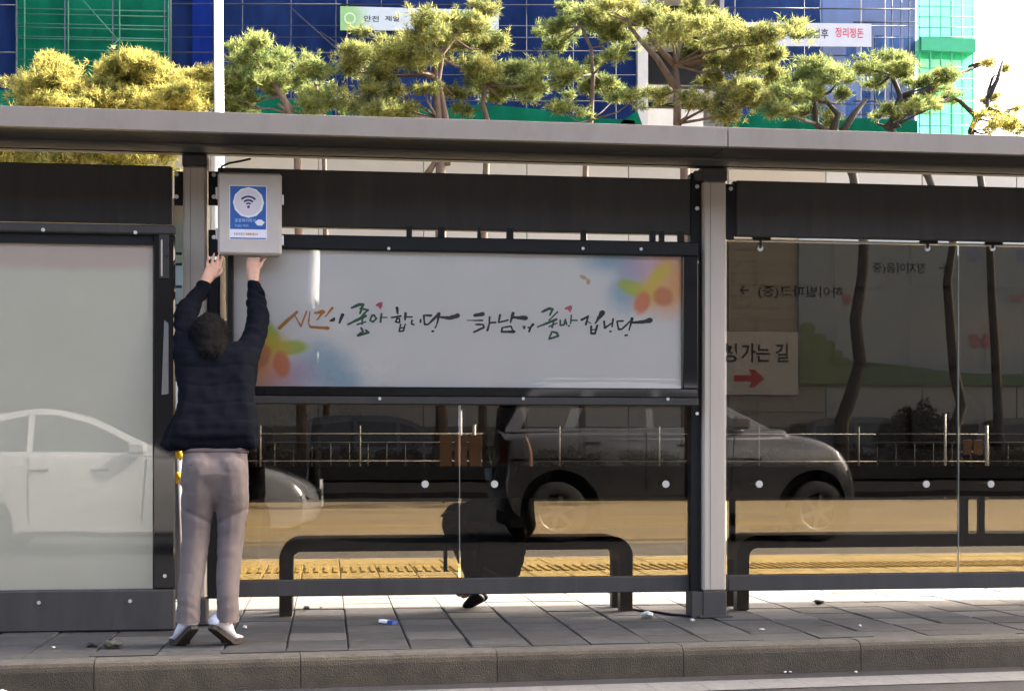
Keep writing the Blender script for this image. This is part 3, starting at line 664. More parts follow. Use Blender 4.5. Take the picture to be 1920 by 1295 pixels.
c_ = at(487, 418, YW); MB().prism([(c_.x + dx * k, c_.z - dz * k) for dx, dz in ((-9, -1), (-3, -6), (3, -6), (9, -1), (4, 5), (-4, 5))][::-1], YW - .003, YW - .0025, 'y').build('badge', M_pwhite, st)
flat(434, 497.5, 432, 445.5, YW, .0024, plain('label_white', (.72, .70, .76)), 'sticker_label', st)
b = MB()
for i in range(14):                                    # a line of print too small to read
    w_ = rng.uniform(1.2, 2.4); b.prism([((c_.x - 46 * k + i * 3.1 * k) + dx, Zv(465, 439, YW) + dz) for dx, dz in ((0, -2.2 * k), (w_ * k, -2.2 * k), (w_ * k, 2.0 * k), (0, 2.4 * k))], YW - .0034, YW - .0028, 'y', 1 if 6 < i < 12 else 0)
b.build('small_print', [plain('print_grey_ink', (.35, .30, .30)), M_orange], st)
b = MB().tube([at(414, 322, 8.0), at(416, 312, 8.02), at(430, 306, 8.05), at(452, 302, 8.06), at(470, 298, 8.08)], .006, 6)
setp(b.build('cable', M_black), 'thin black cable rising from the wifi box to the roof soffit', 'cable')

# ------------------------------------------------------------------ far side: hoarding with signs
YHo = 40.0
ho = thing('site_hoarding', 'tall pale panel hoarding round the building site behind the pine trees', 'hoarding', (X(960, YHo), YHo, -.02))
M_hp = mat('hoarding_panel_grey', (.32, .32, .315), .6, .06, .5, per=.05, dirt=((.34, .33, .31), .4, .5))
M_hb = mat('hoarding_panel_beige', (.29, .265, .225), .6, .06, .5, per=.05)
M_hd = mat('hoarding_foot', (.12, .116, .108), .7, .1, .6)
zt_ = Zv(960, 268, YHo); pw = 2.9; xs0 = X(1365, YHo) - 13 * pw
for i in range(26):
    xa = xs0 + i * pw
    beige = i == 13
    b = MB().box(xa + .01, xa + pw - .01, YHo, YHo + .12, 1.75, zt_, 0, .012)
    b.build('panel', M_hb if beige else M_hp, ho)
    MB().box(xa + .01, xa + pw - .01, YHo - .02, YHo + .12, -.02, 1.74, 0, .012).build('foot_panel', M_hd, ho)
    MB().box(xa - .06, xa + .06, YHo + .13, YHo + .3, -.02, zt_ - .2).build('post', M_steel2, ho)
xa = xs0 + 13 * pw
for j in range(22):
    z = 2.2 + j * .33
    MB().box(xa + .02, xa + pw - .02, YHo - .014, YHo - .001, z, z + .315, 0, .006).build('slat', M_hb, ho)
YS = YHo - .06
t = thing('direction_sign', 'white sign board with black Korean words and red arrow, right of the pale post', 'sign', (X(1360, YS), YS, Zv(1360, 740, YS)))
MB().box(X(1215, YS), X(1496, YS), YS - .03, YS + .02, Zv(1360, 740, YS), Zv(1360, 621, YS), 0, .01).build('board', plain('sign_white', (.46, .45, .425)), t)
YS2 = YS - .032
text('시청', 1317, 661, YS2, 36, plain('sign_ink', (.02, .02, .02)), t, wpx=68, depth=.004, bold=.018)
text('가는 길', 1390, 661, YS2, 36, plain('sign_ink', (.02, .02, .02)), t, bold=.018, wpx=93, depth=.004)
p = at(1404, 709, YS2); k = YS2 / cT / F
MB().prism([(p.x + dx * k, p.z - dz * k) for dx, dz in ((-29, -6), (6, -6), (0, -17), (11, -17), (31, 0), (11, 17), (0, 17), (6, 6), (-29, 6))][::-1], YS2 - .006, YS2 - .001, 'y').build('arrow', M_red, t)
YM = YHo - .05
t = thing('mural', 'pastel mural of pale sky and green hill on the hoarding, behind dark tree trunks', 'mural', (X(1750, YM), YM, Zv(1750, 720, YM)))
def mpoly(pts, Y, d, m, name, parent):
    q = [(at(px, v, Y).x, at(px, v, Y).z) for px, v in pts]
    return fixn(MB().prism(q, Y - d - .004, Y - d, 'y').build(name, m, parent))
MB().box(X(1497, YM), X(2320, YM), YM - .03, YM + .02, Zv(1750, 722, YM), Zv(1750, 430, YM), 0, .008).build('board', print_mat('mural_sky', (.23, .285, .335), [(1600, 560, 130, 200, 0, 1, (.30, .335, .36), .7), (1850, 620, 260, 80, 0, 1, (.33, .325, .34), .8)], YM, .6), t)
hill = [(1497, 722)] + [(1497 + i * 20, 688 - 6 * math.sin(i * .28) + (i - 10) * .9) for i in range(42)] + [(2320, 722)]
mpoly(hill, YM, .031, mat('mural_hill_green', (.085, .15, .095), .6, .1, 2), 'hill', t)
bush = [(1498, 719)]
for cx_, cy_, rr in ((1512, 622, 18), (1535, 640, 16), (1552, 652, 14), (1570, 668, 12), (1585, 680, 10)):
    bush += [(cx_ + rr * math.cos(R(a)), cy_ - rr * math.sin(R(a))) for a in range(130, 0, -22)]
bush += [(1600, 719)]
mpoly(bush, YM, .040, mat('mural_bush_green', (.14, .19, .10), .6, .1, 2), 'bush', t)
M_mp = plain('mural_pink', (.30, .15, .165)); M_mb = plain('mural_blue', (.18, .22, .42))
for (cx_, cy_, s_) in ((1838, 640, 1.0), (1596, 562, .8), (1905, 560, .6)):
    for sg in (-1, 1):
        mpoly([(cx_, cy_), (cx_ + sg * 8 * s_, cy_ - 14 * s_), (cx_ + sg * 24 * s_, cy_ - 12 * s_), (cx_ + sg * 18 * s_, cy_ + 2 * s_), (cx_ + sg * 15 * s_, cy_ + 14 * s_), (cx_ + sg * 4 * s_, cy_ + 9 * s_)], YM, .041, M_mp, 'butterfly_wing', t)
mpoly([(1815, 470), (1830, 462), (1840, 480), (1828, 492), (1812, 486)], YM, .041, M_mb, 'painted_mark', t)
mpoly([(1905, 470), (1925, 466), (1930, 488), (1908, 490)], YM, .041, M_mb, 'painted_mark', t)
# next-stop names stuck on the back of the glass: read mirrored from this side
YD = YG + .0145
def arrow(px, v, dr, parent):
    p = at(px + 8.5, v, YD); k = YD / cT / F; b = MB()
    for q in ([(-9, -1.4), (9, -1.4), (9, 1.4), (-9, 1.4)], [(9, 0), (1, 9), (-1, 7), (5.5, 0)], [(9, 0), (5.5, 0), (-1, -7), (1, -9)]):
        b.prism([(p.x + dr * x * k, p.z + z * k) for x, z in q], YD - .0008, YD, 'y')
    return fixn(b.build('arrow', M_ink, parent))
t = thing('stop_name_decal', 'mirrored black Korean stop name with a left arrow on the glass, lower of the two', 'decal', at(1500, 548, YD))
text('하이빌파크(중)', 1421, 547, YD, 24, M_ink, t, mirror=True, bold=.012, wpx=170)
arrow(1387, 544, -1, t)
t = thing('stop_name_decal', 'mirrored black Korean stop name with a right arrow on the glass, upper of the two', 'decal', at(1700, 502, YD))
text('장지이음(중', 1636, 503, YD, 23, M_ink, t, mirror=True, bold=.012, wpx=108)
arrow(1760, 503, 1, t)

# blue information board seen in the slot beside the left post
YI = 8.62
t = thing('route_board', 'narrow pale blue information board seen between the light box and the left post', 'sign', (X(330, YI), YI, .9))
MB().box(X(270, YI), X(346, YI), YI, YI + .05, Zv(335, 716, YI), Zv(335, 372, YI), 0, .006).build('board', print_mat('route_print', (.55, .78, .90), [(335, 385, 60, 40, 0, .5, (.7, .74, .74), .9)], YI), t)
MB().box(X(290, YI), X(300, YI), YI + .01, YI + .04, .0, Zv(335, 716, YI), 0).build('leg', M_dark, t)
for v in (475, 495, 537, 572):
    b = MB(); b.box(X(329, YI), X(341, YI), YI - .002, YI - .0005, Zv(335, v + 3, YI), Zv(335, v - 2, YI)); b.build('printed_row', M_pnavy, t)

# ------------------------------------------------------------------ building under construction with nets and scaffold
YF = 55.0
bd = thing('building', 'unfinished concrete block wrapped in scaffolding and blue and green nets behind the pines', 'building', (X(700, YF), 62, -.02))
M_conc = mat('raw_concrete', (.36, .345, .32), .85, .12, .6, .2, 8)
M_void = mat('painted_room_shade', (.02, .02, .022), .9, .1, 1)
M_nb = net_mat('blue_debris_net', (.012, .026, .088), .25)
M_nb2 = net_mat('pale_blue_debris_net', (.018, .040, .115), .35, .02)
M_ng = net_mat('green_debris_net', (.006, .105, .06), .35)
M_ngl = net_mat('bright_green_net', (.02, .34, .15), .8, .05)
def net_sheet(pa, pb, y, z0, z1, m, label=None, cell=.45, amp=.16, seed=0):
    xa, xb = X(pa, YF), X(pb, YF); nx = max(2, int((xb - xa) / cell)); nz = int((z1 - z0) / cell); b = MB(); vv = []
    for j in range(nz + 1):
        for i in range(nx + 1):
            x = xa + (xb - xa) * i / nx; z = z0 + (z1 - z0) * j / nz
            q = MN.noise(Vector((x * .55 + seed, z * .22, 3.1))) + .5 * MN.noise(Vector((x * 1.9, z * .5 + seed, 7.7)))
            belly = abs(math.sin(PI * (z - .3) / 1.83)) * abs(math.sin(PI * x / 1.8))
            vv.append((x, y - amp * (q * .8 + belly * .7), z))
    w_ = nx + 1
    b.add(vv, [(j * w_ + i, j * w_ + i + 1, (j + 1) * w_ + i + 1, (j + 1) * w_ + i) for j in range(nz) for i in range(nx)], 0, True)
    return b.build('net', m, bd, label=label)
xb0, xb1 = X(-900, 56), X(1560, 56)
BT = 30.0
MB().box(xb0, xb1, 57, 72, -.02, BT, 0, .05).build('wall', M_conc, bd)
for (pa, pb, m_) in ((-900, 28, M_nb), (322, 650, M_nb), (652, 930, M_nb), (932, 1192, M_nb), (1358, 1540, M_nb), (1541, 1718, M_nb2)):
    net_sheet(pa, pb, YF + .1, 2.0, 20.0, m_, seed=pa, cell=.45 if pa > 0 else .9)
MB().box(X(362, YF), X(398, YF), YF - .3, YF - .03, 3.0, BT).build('net', net_mat('deep_blue_net', (.008, .022, .15), .3), bd, label='bright blue net flap beside the lamp pole')
net_sheet(31, 320, YF - .12, 2.0, 20.0, M_ng, 'dark green net at the left of the facade', seed=5)
net_sheet(1721, 1827, YF + .15, 2.0, 20.0, M_ngl, 'bright green translucent net at the right end, lit from behind', seed=9)
# concrete bay; near-black slabs paint the shade inside its openings
MB().box(X(1194, YF), X(1213, YF), YF - .2, 57, 2, BT).build('column', M_conc, bd)
for v0, v1 in ((-120, -30), (-18, 60), (72, 158), (172, 200)):
    MB().box(X(1215, 56.9), X(1350, 56.9), 56.93, 56.99, Zv(1280, v1, 56.9), Zv(1280, v0, 56.9)).build('opening_shade', M_void, bd)
for v in (-24, 66, 165):
    MB().box(X(1213, YF), X(1352, YF), YF + .2, 57, Zv(1280, v + 6, YF), Zv(1280, v - 6, YF)).build('floor_slab', M_conc, bd)
MB().box(X(1194, YF), X(1320, YF), YF + .1, YF + .4, 1.5, Zv(1280, 204, YF)).build('low_wall', mat('beige_render', (.48, .44, .38), .8, .1, 1), bd)
# dark window patches behind the pale blue net
for i in range(5):
    for j in range(4):
        xx = X(1585 + i * 27, 56.5)
        MB().box(xx, xx + .42, 56.4, 56.46, 9.5 + j * 2.3, 11.2 + j * 2.3).build('window', plain('window_pale', (.55, .62, .66), .3) if (i + j) % 2 else M_hd, bd)
sc_ = thing('scaffold', 'grid of pale scaffold tubes in front of the netted building', 'scaffold', (X(700, YF), YF - .5, 0))
YSc = YF - .45
def sharepart(name, mesh_mb, m, parent, locs, rots=None):
    p0 = None
    for i, l in enumerate(locs):
        if p0 is None:
            p0 = mesh_mb.build(name, m, parent); o = p0; off = wloc(parent)
            for q in o.data.vertices: q.co += off
        else:
            o = bpy.data.objects.new(name, p0.data); COL.objects.link(o); o.parent = parent
        o.location = Vector(l) - wloc(parent)
        if rots: o.rotation_euler = rots[i]
zs_lo, zs_hi = 8.0, 22.0
M_tube = mat('scaffold_tube', (.022, .027, .042), .45, .15, 5, metal=.1)
sharepart('standard', MB().tube([(0, 0, 0), (0, 0, zs_hi)], .022, 6), M_tube, sc_, [(X(px, YSc) + rng.uniform(-.1, .1), YSc, 0) for px in list(range(-62, 340, 92)) + list(range(455, 1190, 88)) + [1375, 1510, 1612, 1660]])
led = []
for v in (-75, 8, 98, 188):
    for (pa, pb) in ((-100, 29), (322, 640), (640, 1192), (1358, 1535), (1535, 1718)):
        led.append((pa, pb, v + rng.uniform(-3, 3) + (8 if pa > 1300 else 0)))
for (pa, pb, v) in led:
    MB().tube([at(pa, v, YSc - .05), at(pb, v + 1, YSc - .05)], .026, 6).build('ledger', M_tube, sc_)
for (pa, pb) in ((322, 1192), (1358, 1718)):
    for v in (48, 70, 140):
        MB().tube([at(pa, v, YSc - .05), at(pb, v + 1, YSc - .05)], .018, 5).build('ledger', mat('thin_brace_tube', (.018, .022, .036), .5), sc_)
M_tg = mat('net_covered_tube', (.012, .10, .06), .6, .2, 4)
for v in (16, 26, 44, 51, 68, 72, 92, 112):
    MB().tube([at(34, v, YF - .29), at(318, v + 6, YF - .29)], .028, 5).build('ledger', M_tg, sc_)
for px in (46, 128, 224, 316):
    MB().tube([at(px, -60, YF - .31), at(px, 230, YF - .31)], .03, 5).build('standard', M_tg, sc_)
for a, c in (((150, -5), (225, 80)), ((225, 72), (170, 128)), ((545, 15), (640, 100)), ((600, 60), (660, 100)), ((1000, 90), (1090, 180))):
    MB().tube([at(*a, YSc - .1), at(*c, YSc - .1)], .025, 5).build('brace', M_tube if a[0] > 320 else M_tg, sc_)
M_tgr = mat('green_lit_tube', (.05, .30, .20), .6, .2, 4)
for px in (1724, 1744, 1764, 1784, 1804, 1824):
    MB().tube([at(px, -60, YF - .1), at(px, 260, YF - .1)], .03 if px not in (1744, 1784) else .045, 5).build('standard', M_tgr, sc_)
for v in (-20, 12, 32, 52, 70, 128, 148, 166, 190, 214, 236):
    MB().tube([at(1722, v, YF - .12), at(1827, v, YF - .12)], .024, 5).build('ledger', M_tgr, sc_)
MB().box(X(1722, YF), X(1824, YF), YF - .3, YF + .9, Zv(1770, 100, YF), Zv(1770, 75, YF)).build('walkway', mat('green_sheet', (.02, .28, .14), .6, .1, 3), sc_)
for px in (1640, 1672, 1690, 1705):
    MB().tube([at(px, 0 if px > 1650 else 70, YSc), at(px, 250, YSc)], .03, 5).build('standard', M_tube, sc_)
for v in (42, 112, 190, 215):
    MB().tube([at(1600, v, YSc), at(1718, v, YSc)], .03, 5).build('ledger', M_tube, sc_)
# banners hung on the scaffold
YB1 = YSc - .2
t = thing('site_banner', 'white banner with a green left end hung on the blue net, partly behind a pine', 'banner', at(750, 57, YB1))
fixn(MB().prism([(at(638, 12, YB1).x, Zv(638, 12, YB1)), (at(935, 12, YB1).x, Zv(935, 20, YB1)), (at(935, 52, YB1).x, Zv(935, 58, YB1)), (at(638, 57, YB1).x, Zv(638, 57, YB1))], YB1, YB1 + .03, 'y').build('cloth', print_mat('banner_green_white', (.36, .40, .42), [(640, 35, 60, 70, 0, .7, (.17, .33, .09), .95)], YB1), t))
text('안전', 682, 35, YB1, 11, plain('banner_ink', (.02, .02, .03)), t, wpx=28, depth=.008, bold=.015)
text('제일', 722, 35, YB1, 10, plain('banner_ink', (.02, .02, .03)), t, wpx=26, depth=.008, bold=.015)
p = at(656, 35, YB1); k = YB1 / cT / F
b = MB(); b.add([(p.x + r_ * k * math.cos(2 * PI * i / 20), YB1 - .006, p.z + r_ * k * math.sin(2 * PI * i / 20)) for r_ in (8, 11) for i in range(20)], [(i, (i + 1) % 20, 20 + (i + 1) % 20, 20 + i)[::-1] for i in range(20)])
b.build('emblem', plain('emblem_pale', (.40, .47, .36)), t)
t = thing('site_banner', 'white banner with black and red Korean words hung on the blue net at right', 'banner', at(1530, 88, YB1))
fixn(MB().prism([(at(1395, 45, YB1).x, Zv(1395, 42, YB1)), (at(1634, 45, YB1).x, Zv(1634, 45, YB1)), (at(1634, 87, YB1).x, Zv(1634, 88, YB1)), (at(1395, 87, YB1).x, Zv(1395, 86, YB1))], YB1, YB1 + .03, 'y').build('cloth', print_mat('banner_white', (.36, .37, .42), [], YB1), t))
text('금일작업후', 1478, 61, YB1, 19, plain('banner_ink2', (.015, .018, .025)), t, wpx=80, depth=.008, bold=.015)
text('정리정돈', 1566, 61, YB1, 19, plain('banner_red', (.40, .025, .05)), t, wpx=57, depth=.008, bold=.015)
# green sheeting bulging at the foot of the building
t = thing('green_sheeting', 'green net sheeting along the foot of the netted building', 'netting', at(900, 260, 52))
for pts in ([(-40, 170), (34, 168), (40, 300), (-40, 300)], [(412, 190), (470, 172), (540, 186), (620, 200), (640, 300), (412, 300)], [(640, 202), (820, 204), (900, 196), (960, 200), (1010, 205), (1060, 214), (1130, 222), (1190, 226), (1200, 300), (640, 300)], [(1165, 228), (1195, 208), (1205, 236), (1205, 300), (1165, 300)], [(1352, 245), (1425, 200), (1440, 190), (1460, 208), (1530, 222), (1620, 222), (1720, 226), (1722, 300), (1352, 300)]):
    q = [(at(px, v, 52).x, at(px, v, 52).z) for px, v in pts]
    fixn(MB().prism(q, 52, 52.06, 'y').build('sheet', M_ng, t))

# ------------------------------------------------------------------ street lamp pole
def lamp(px, v0, Y, rad, label, top=11.0):
    p = at(px, HZ, Y); r = thing('street_lamp', label, 'street lamp', (p.x, Y, -.02))
    MB().tube([(p.x, Y, .3), (p.x - .04, Y, 5), (p.x - .10, Y, top)], [rad * 1.08, rad, rad * .8], 14).build('pole', mat('white_painted_pole', (.66, .66, .64), .45, .06, 2), r)
    MB().tube([(p.x, Y, -.02), (p.x, Y, .34)], rad * 1.9, 10).build('base', M_steel2, r)
    MB().tube([(p.x - .1, Y, top - .05), (p.x - .1, Y - 1.0, top + .5), (p.x - .1, Y - 2.2, top + .6)], [rad * .7, rad * .5, rad * .4], 8).build('arm', M_steel2, r)
    MB().box(p.x - .28, p.x + .08, Y - 2.9, Y - 2.1, top + .52, top + .66, 0, .04).build('lamp_head', M_steel2, r)
    return r
lamp(416.5, 0, 35.2, .128, 'tall white lamp pole rising behind the shelter roof, left of centre', 13.5)

# ------------------------------------------------------------------ pines
def needles(clumps, dens, ln, wd, seed, n_need=15, up=.55):
    """needle tufts on shoot tips, loosely spread through flattened sprays with gaps; one triangle per needle"""
    g = np.random.default_rng(seed); V = []
    for (c, r) in clumps:
        n = max(24, int(dens * r * r * 1.75)); c = np.array(c)
        k_ = 5; cen = g.normal(size=(k_, 3)) * np.array((.50, .45, .26)) * r; sz = g.uniform(.30, .62, k_) * r      # overlapping flat sprays
        w_ = g.integers(0, k_, n)
        P = c + cen[w_] + g.normal(size=(n, 3)) * (sz[w_] * .62)[:, None] * np.array((1.15, 1.0, .48))
        out = P - c; out /= np.maximum(np.linalg.norm(out, axis=1)[:, None], 1e-6)
        ax = out * .55 + np.array((0, 0, up)) + g.normal(size=(n, 3)) * .45; ax /= np.linalg.norm(ax, axis=1)[:, None]
        for k in range(n_need):
            dv = ax + g.normal(size=(n, 3)) * .8; dv /= np.linalg.norm(dv, axis=1)[:, None]
            sd = np.cross(dv, g.normal(size=(n, 3))); sd /= np.maximum(np.linalg.norm(sd, axis=1)[:, None], 1e-6)
            L = ln * g.uniform(.5, 1.15, n)[:, None]; b0 = P + g.normal(size=(n, 3)) * .035
            V.append(np.stack([b0 - sd * wd, b0 + sd * wd, b0 + dv * L], 1))
    return np.concatenate(V).reshape(-1, 3)
def tri_mesh(name, V, m, parent):
    off = np.array(wloc(parent)) if parent is not None else V.min(0)
    n = len(V) // 3; me = bpy.data.meshes.new(name)
    me.vertices.add(len(V)); me.vertices.foreach_set('co', (V - off).astype(np.float32).ravel())
    me.loops.add(n * 3); me.loops.foreach_set('vertex_index', np.arange(n * 3, dtype=np.int32))
    me.polygons.add(n); me.polygons.foreach_set('loop_start', np.arange(0, n * 3, 3, dtype=np.int32)); me.polygons.foreach_set('loop_total', np.full(n, 3, dtype=np.int32))
    me.update(); me.materials.append(m)
    o = bpy.data.objects.new(name, me); COL.objects.link(o)
    if parent is not None: o.parent = parent
    else: o.location = off
    return o
GP = 'pine trees behind the shelter'
def pine(label, Y, trunk, clumps, m, seed, r0=.17, bark=None, limbs=(), dens=368, ln=.17, wd=.0115, hang=True):
    g = np.random.default_rng(seed)
    tp = [at(px, v, Y + dy) for px, v, dy in [(q + (0,))[:3] for q in trunk]]
    base = Vector((tp[0].x, tp[0].y, -.02))
    r = thing('pine_tree', label, 'pine tree', base, GP)
    b = MB(); pts = [base] + tp if tp[0].z > .2 else tp
    n = len(pts); b.tube(pts, [r0 * .85 * (1 - .62 * i / (n - 1)) for i in range(n)], 9)
    for lp in limbs:
        q = [at(px, v, Y) for px, v in lp]
        b.tube(q, [r0 * .5 * (1 - .6 * i / (len(q) - 1)) for i in range(len(q))], 7)
    cl = []
    for (px, v, rp) in clumps:
        dy = g.uniform(-1.3, 1.3); c = at(px, v, Y + dy); rr = rp * Y / F
        cl.append((tuple(c), rr * 1.14))
        if hang:                                          # a limb that carries this clump
            cand = [p for p in pts if p.z < c.z + .2] or [pts[-1]]
            a = min(cand, key=lambda p: (Vector(p) - c).length)
            mid = (Vector(a) + c) / 2 + Vector((g.uniform(-.2, .2), g.uniform(-.2, .2), g.uniform(-.25, .05)))
            b.tube([a, mid, c + Vector((0, 0, -.1))], [r0 * .22, r0 * .14, r0 * .05], 6)
            for k in range(4):
                e = c + Vector((g.uniform(-1, 1) * rr, g.uniform(-1, 1) * rr, g.uniform(-.2, .5) * rr)); b.tube([mid.lerp(c, .5), e], [r0 * .09, r0 * .03], 4)
    b.build('trunk', bark or M_bark, r)
    tri_mesh('crown', needles(cl, dens, ln, wd, seed), m, r)
    return r
pine('low bushy yellow pine at the far left above the roof', 36.5, [(150, 640), (140, 420), (130, 280), (110, 200), (95, 150)],
     [(92, 150, 40), (150, 170, 40), (66, 185, 30), (120, 135, 30), (120, 195, 42), (178, 185, 35), (60, 292, 48), (150, 285, 50), (5, 290, 40), (100, 235, 50), (90, 120, 22)], M_leafy, 11, dens=736)
pine('tallest of the yellow pines, left of the white lamp pole', 37.2, [(232, 640), (228, 420), (222, 300), (225, 200), (245, 120)],
     [(250, 112, 28), (255, 140, 45), (225, 165, 42), (290, 150, 40), (305, 180, 40), (255, 195, 50), (205, 195, 38), (340, 150, 34), (365, 170, 34), (380, 150, 24), (345, 195, 40), (230, 290, 46), (300, 285, 40), (180, 245, 45)], M_leafy, 12, dens=736, limbs=[[(225, 200), (240, 165), (236, 130)], [(245, 190), (300, 145), (330, 135)]])
pine('green pine close right of the white lamp pole', 36.8, [(565, 640), (560, 420), (558, 300), (545, 215), (528, 180), (500, 140)],
     [(452, 92, 28), (470, 115, 32), (500, 130, 32), (530, 145, 26), (440, 145, 28), (475, 155, 36), (432, 185, 30), (510, 165, 26), (462, 198, 32), (480, 80, 20)], M_leaf, 13, dens=544, limbs=[[(548, 210), (530, 178)], [(545, 212), (520, 195)]])
pine('small dark green pine between the lamp pole and the big centre pine', 38, [(612, 640), (610, 400), (606, 215), (592, 160)],
     [(575, 112, 26), (600, 128, 24), (570, 150, 20), (590, 172, 26), (612, 190, 22), (585, 205, 22)], M_leaf, 14, dens=512, r0=.12)
pine('wide pine with a twin reddish trunk behind the white banner', 36.6, [(828, 640), (826, 420), (826, 310), (822, 225), (816, 140), (818, 105), (845, 70)],
     [(688, 100, 34), (735, 82, 36), (790, 55, 40), (845, 40, 40), (895, 52, 32), (715, 128, 34), (765, 108, 36), (825, 80, 36), (875, 82, 36), (925, 85, 28), (662, 128, 24), (690, 165, 28), (742, 172, 24), (890, 120, 30), (705, 205, 32), (655, 205, 24), (762, 205, 24), (800, 165, 20), (855, 172, 20), (680, 60, 14), (920, 15, 20)],
     M_leaf2, 15, r0=.2, dens=480, limbs=[[(838, 310), (836, 225), (822, 150), (830, 100), (862, 60)], [(820, 150), (770, 120), (720, 110)], [(795, 335), (815, 305), (822, 240)]])
pine('shorter round pine right of the twin trunk pine', 37.5, [(905, 640), (908, 400), (915, 232), (905, 195), (910, 160)],
     [(905, 140, 32), (950, 140, 34), (990, 128, 30), (1010, 148, 24), (935, 172, 32), (970, 168, 30), (885, 120, 24), (870, 205, 14), (1000, 165, 22)], M_leaf, 16, dens=512, r0=.15)
pine('slender pine with a thin pale trunk at the picture centre', 37, [(1092, 640), (1095, 420), (1098, 310), (1108, 225), (1112, 140), (1108, 90), (1090, 50)],
     [(1052, 60, 28), (1085, 42, 26), (1120, 28, 30), (1148, 66, 24), (1040, 80, 22), (1062, 142, 28), (1095, 132, 26), (1128, 148, 24), (1062, 205, 22), (1160, 172, 22), (1186, 182, 20), (1160, 100, 22), (1090, 165, 24), (1060, 15, 14)], M_leaf, 17, dens=480, r0=.12)
pine('largest pine with forked pale branches, right of centre', 36.4, [(1288, 640), (1286, 420), (1284, 310), (1270, 232), (1270, 165), (1266, 122), (1280, 60)],
     [(1140, 20, 28), (1185, 40, 34), (1230, 28, 34), (1282, 50, 40), (1330, 42, 34), (1305, 18, 30), (1370, 72, 36), (1412, 84, 34), (1452, 72, 32), (1490, 58, 24), (1340, 102, 34), (1388, 122, 36), (1430, 104, 34), (1452, 150, 32), (1385, 168, 36), (1335, 160, 34), (1412, 188, 32), (1362, 205, 28), (1228, 178, 22), (1300, 186, 22), (1240, 70, 26), (1300, 90, 30)],
     M_leaf2, 18, r0=.2, dens=480, limbs=[[(1270, 168), (1232, 110), (1200, 75), (1180, 50)], [(1262, 160), (1236, 118)], [(1268, 124), (1315, 115), (1345, 118)], [(1268, 125), (1235, 90), (1215, 60)]])
pine('dark leaning pine seen through the right glass pane, left of three trunks', 35.6, [(1578, 792), (1596, 740), (1613, 680), (1604, 600), (1617, 520), (1620, 455), (1600, 330), (1570, 262), (1530, 232), (1527, 188)],
     [(1500, 152, 30), (1540, 130, 32), (1570, 148, 24), (1480, 178, 28), (1455, 205, 22), (1500, 212, 22), (1560, 222, 16), (1580, 175, 20), (1520, 170, 28)], M_leaf, 19, bark=M_barkd, r0=.24, dens=480, limbs=[[(1560, 250), (1572, 215), (1545, 185)], [(1570, 262), (1600, 215), (1625, 185)]])
pine('crooked dark pine with spreading side branches, middle of three trunks', 36.2, [(1790, 800), (1803, 760), (1790, 700), (1783, 620), (1776, 530), (1788, 455), (1740, 330), (1668, 240), (1688, 180), (1672, 140)],
     [(1630, 125, 26), (1668, 120, 32), (1690, 138, 26), (1640, 155, 20), (1735, 150, 22), (1775, 138, 22), (1760, 165, 22), (1712, 200, 18), (1675, 212, 18), (1742, 196, 18), (1650, 212, 14), (1790, 180, 16)], M_leaf, 20, bark=M_barkd, r0=.2, dens=480,
     limbs=[[(1688, 195), (1735, 172), (1770, 150), (1825, 128)], [(1685, 215), (1730, 208), (1780, 185)], [(1660, 240), (1690, 210)]])
pine('thin half bare tree at the far right against the white sky', 37, [(1872, 790), (1866, 650), (1860, 560), (1856, 455), (1838, 330), (1820, 245), (1830, 222), (1850, 205), (1855, 165)],
     [(1872, 212, 18), (1892, 232, 22), (1850, 190, 12), (1912, 238, 18), (1842, 215, 12), (1858, 118, 9), (1885, 128, 7), (1868, 180, 10), (1905, 205, 9), (1862, 235, 18)], M_leafy, 21, bark=M_barkd, r0=.17, dens=384, ln=.16,
     limbs=[[(1850, 205), (1885, 215), (1915, 235)], [(1852, 185), (1870, 150), (1880, 115)], [(1818, 128), (1848, 116), (1862, 108)], [(1838, 225), (1800, 190), (1790, 185)]])

# ------------------------------------------------------------------ shrubs, fence, far posts, parked vans
def leaves(c, r, n, s, seed):
    g = np.random.default_rng(seed); d = g.normal(size=(n, 3)); d /= np.linalg.norm(d, axis=1)[:, None]
    P = np.array(c) + d * (g.uniform(.3, 1, n) ** .5)[:, None] * np.array(r) * (1 + .15 * np.sin(d[:, :1] * 9) + .12 * np.cos(d[:, 2:] * 11))
    a = g.normal(size=(n, 3)); a /= np.linalg.norm(a, axis=1)[:, None]; b = np.cross(a, g.normal(size=(n, 3))); b /= np.linalg.norm(b, axis=1)[:, None]
    return np.stack([P - a * s, P + b * s * .6, P + a * s], 1).reshape(-1, 3)
SHR = [(500, 'dark shrub seen low beside the waist of the man'), (640, 'dark shrub behind the railing, under the left of the banner'), (760, 'dark shrub behind the railing, left of the orange barrier'), (905, 'dark shrub behind the orange barrier'),
       (1060, 'dark shrub behind the railing, right of the seated person'), (1220, 'dark shrub behind the railing, left of the pale post'), (1450, 'dark shrub behind the railing, just right of the pale post'), (1725, 'tall round dark shrub between two dark trunks'), (1590, 'dark shrub at the foot of the leaning trunk'), (1890, 'dark shrub at the right picture edge')]
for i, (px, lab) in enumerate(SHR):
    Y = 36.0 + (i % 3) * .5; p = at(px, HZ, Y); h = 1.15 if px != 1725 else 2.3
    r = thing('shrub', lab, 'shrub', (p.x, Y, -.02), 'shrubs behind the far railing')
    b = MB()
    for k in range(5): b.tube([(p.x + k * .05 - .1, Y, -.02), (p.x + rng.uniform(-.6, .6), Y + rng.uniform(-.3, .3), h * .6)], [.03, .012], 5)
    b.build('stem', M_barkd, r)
    tri_mesh('foliage', leaves((p.x, Y, h * .52), (1.05 if px != 1725 else .8, .7, h * .52), 2600 if px != 1725 else 6500, .075, 40 + i), M_shrub, r)
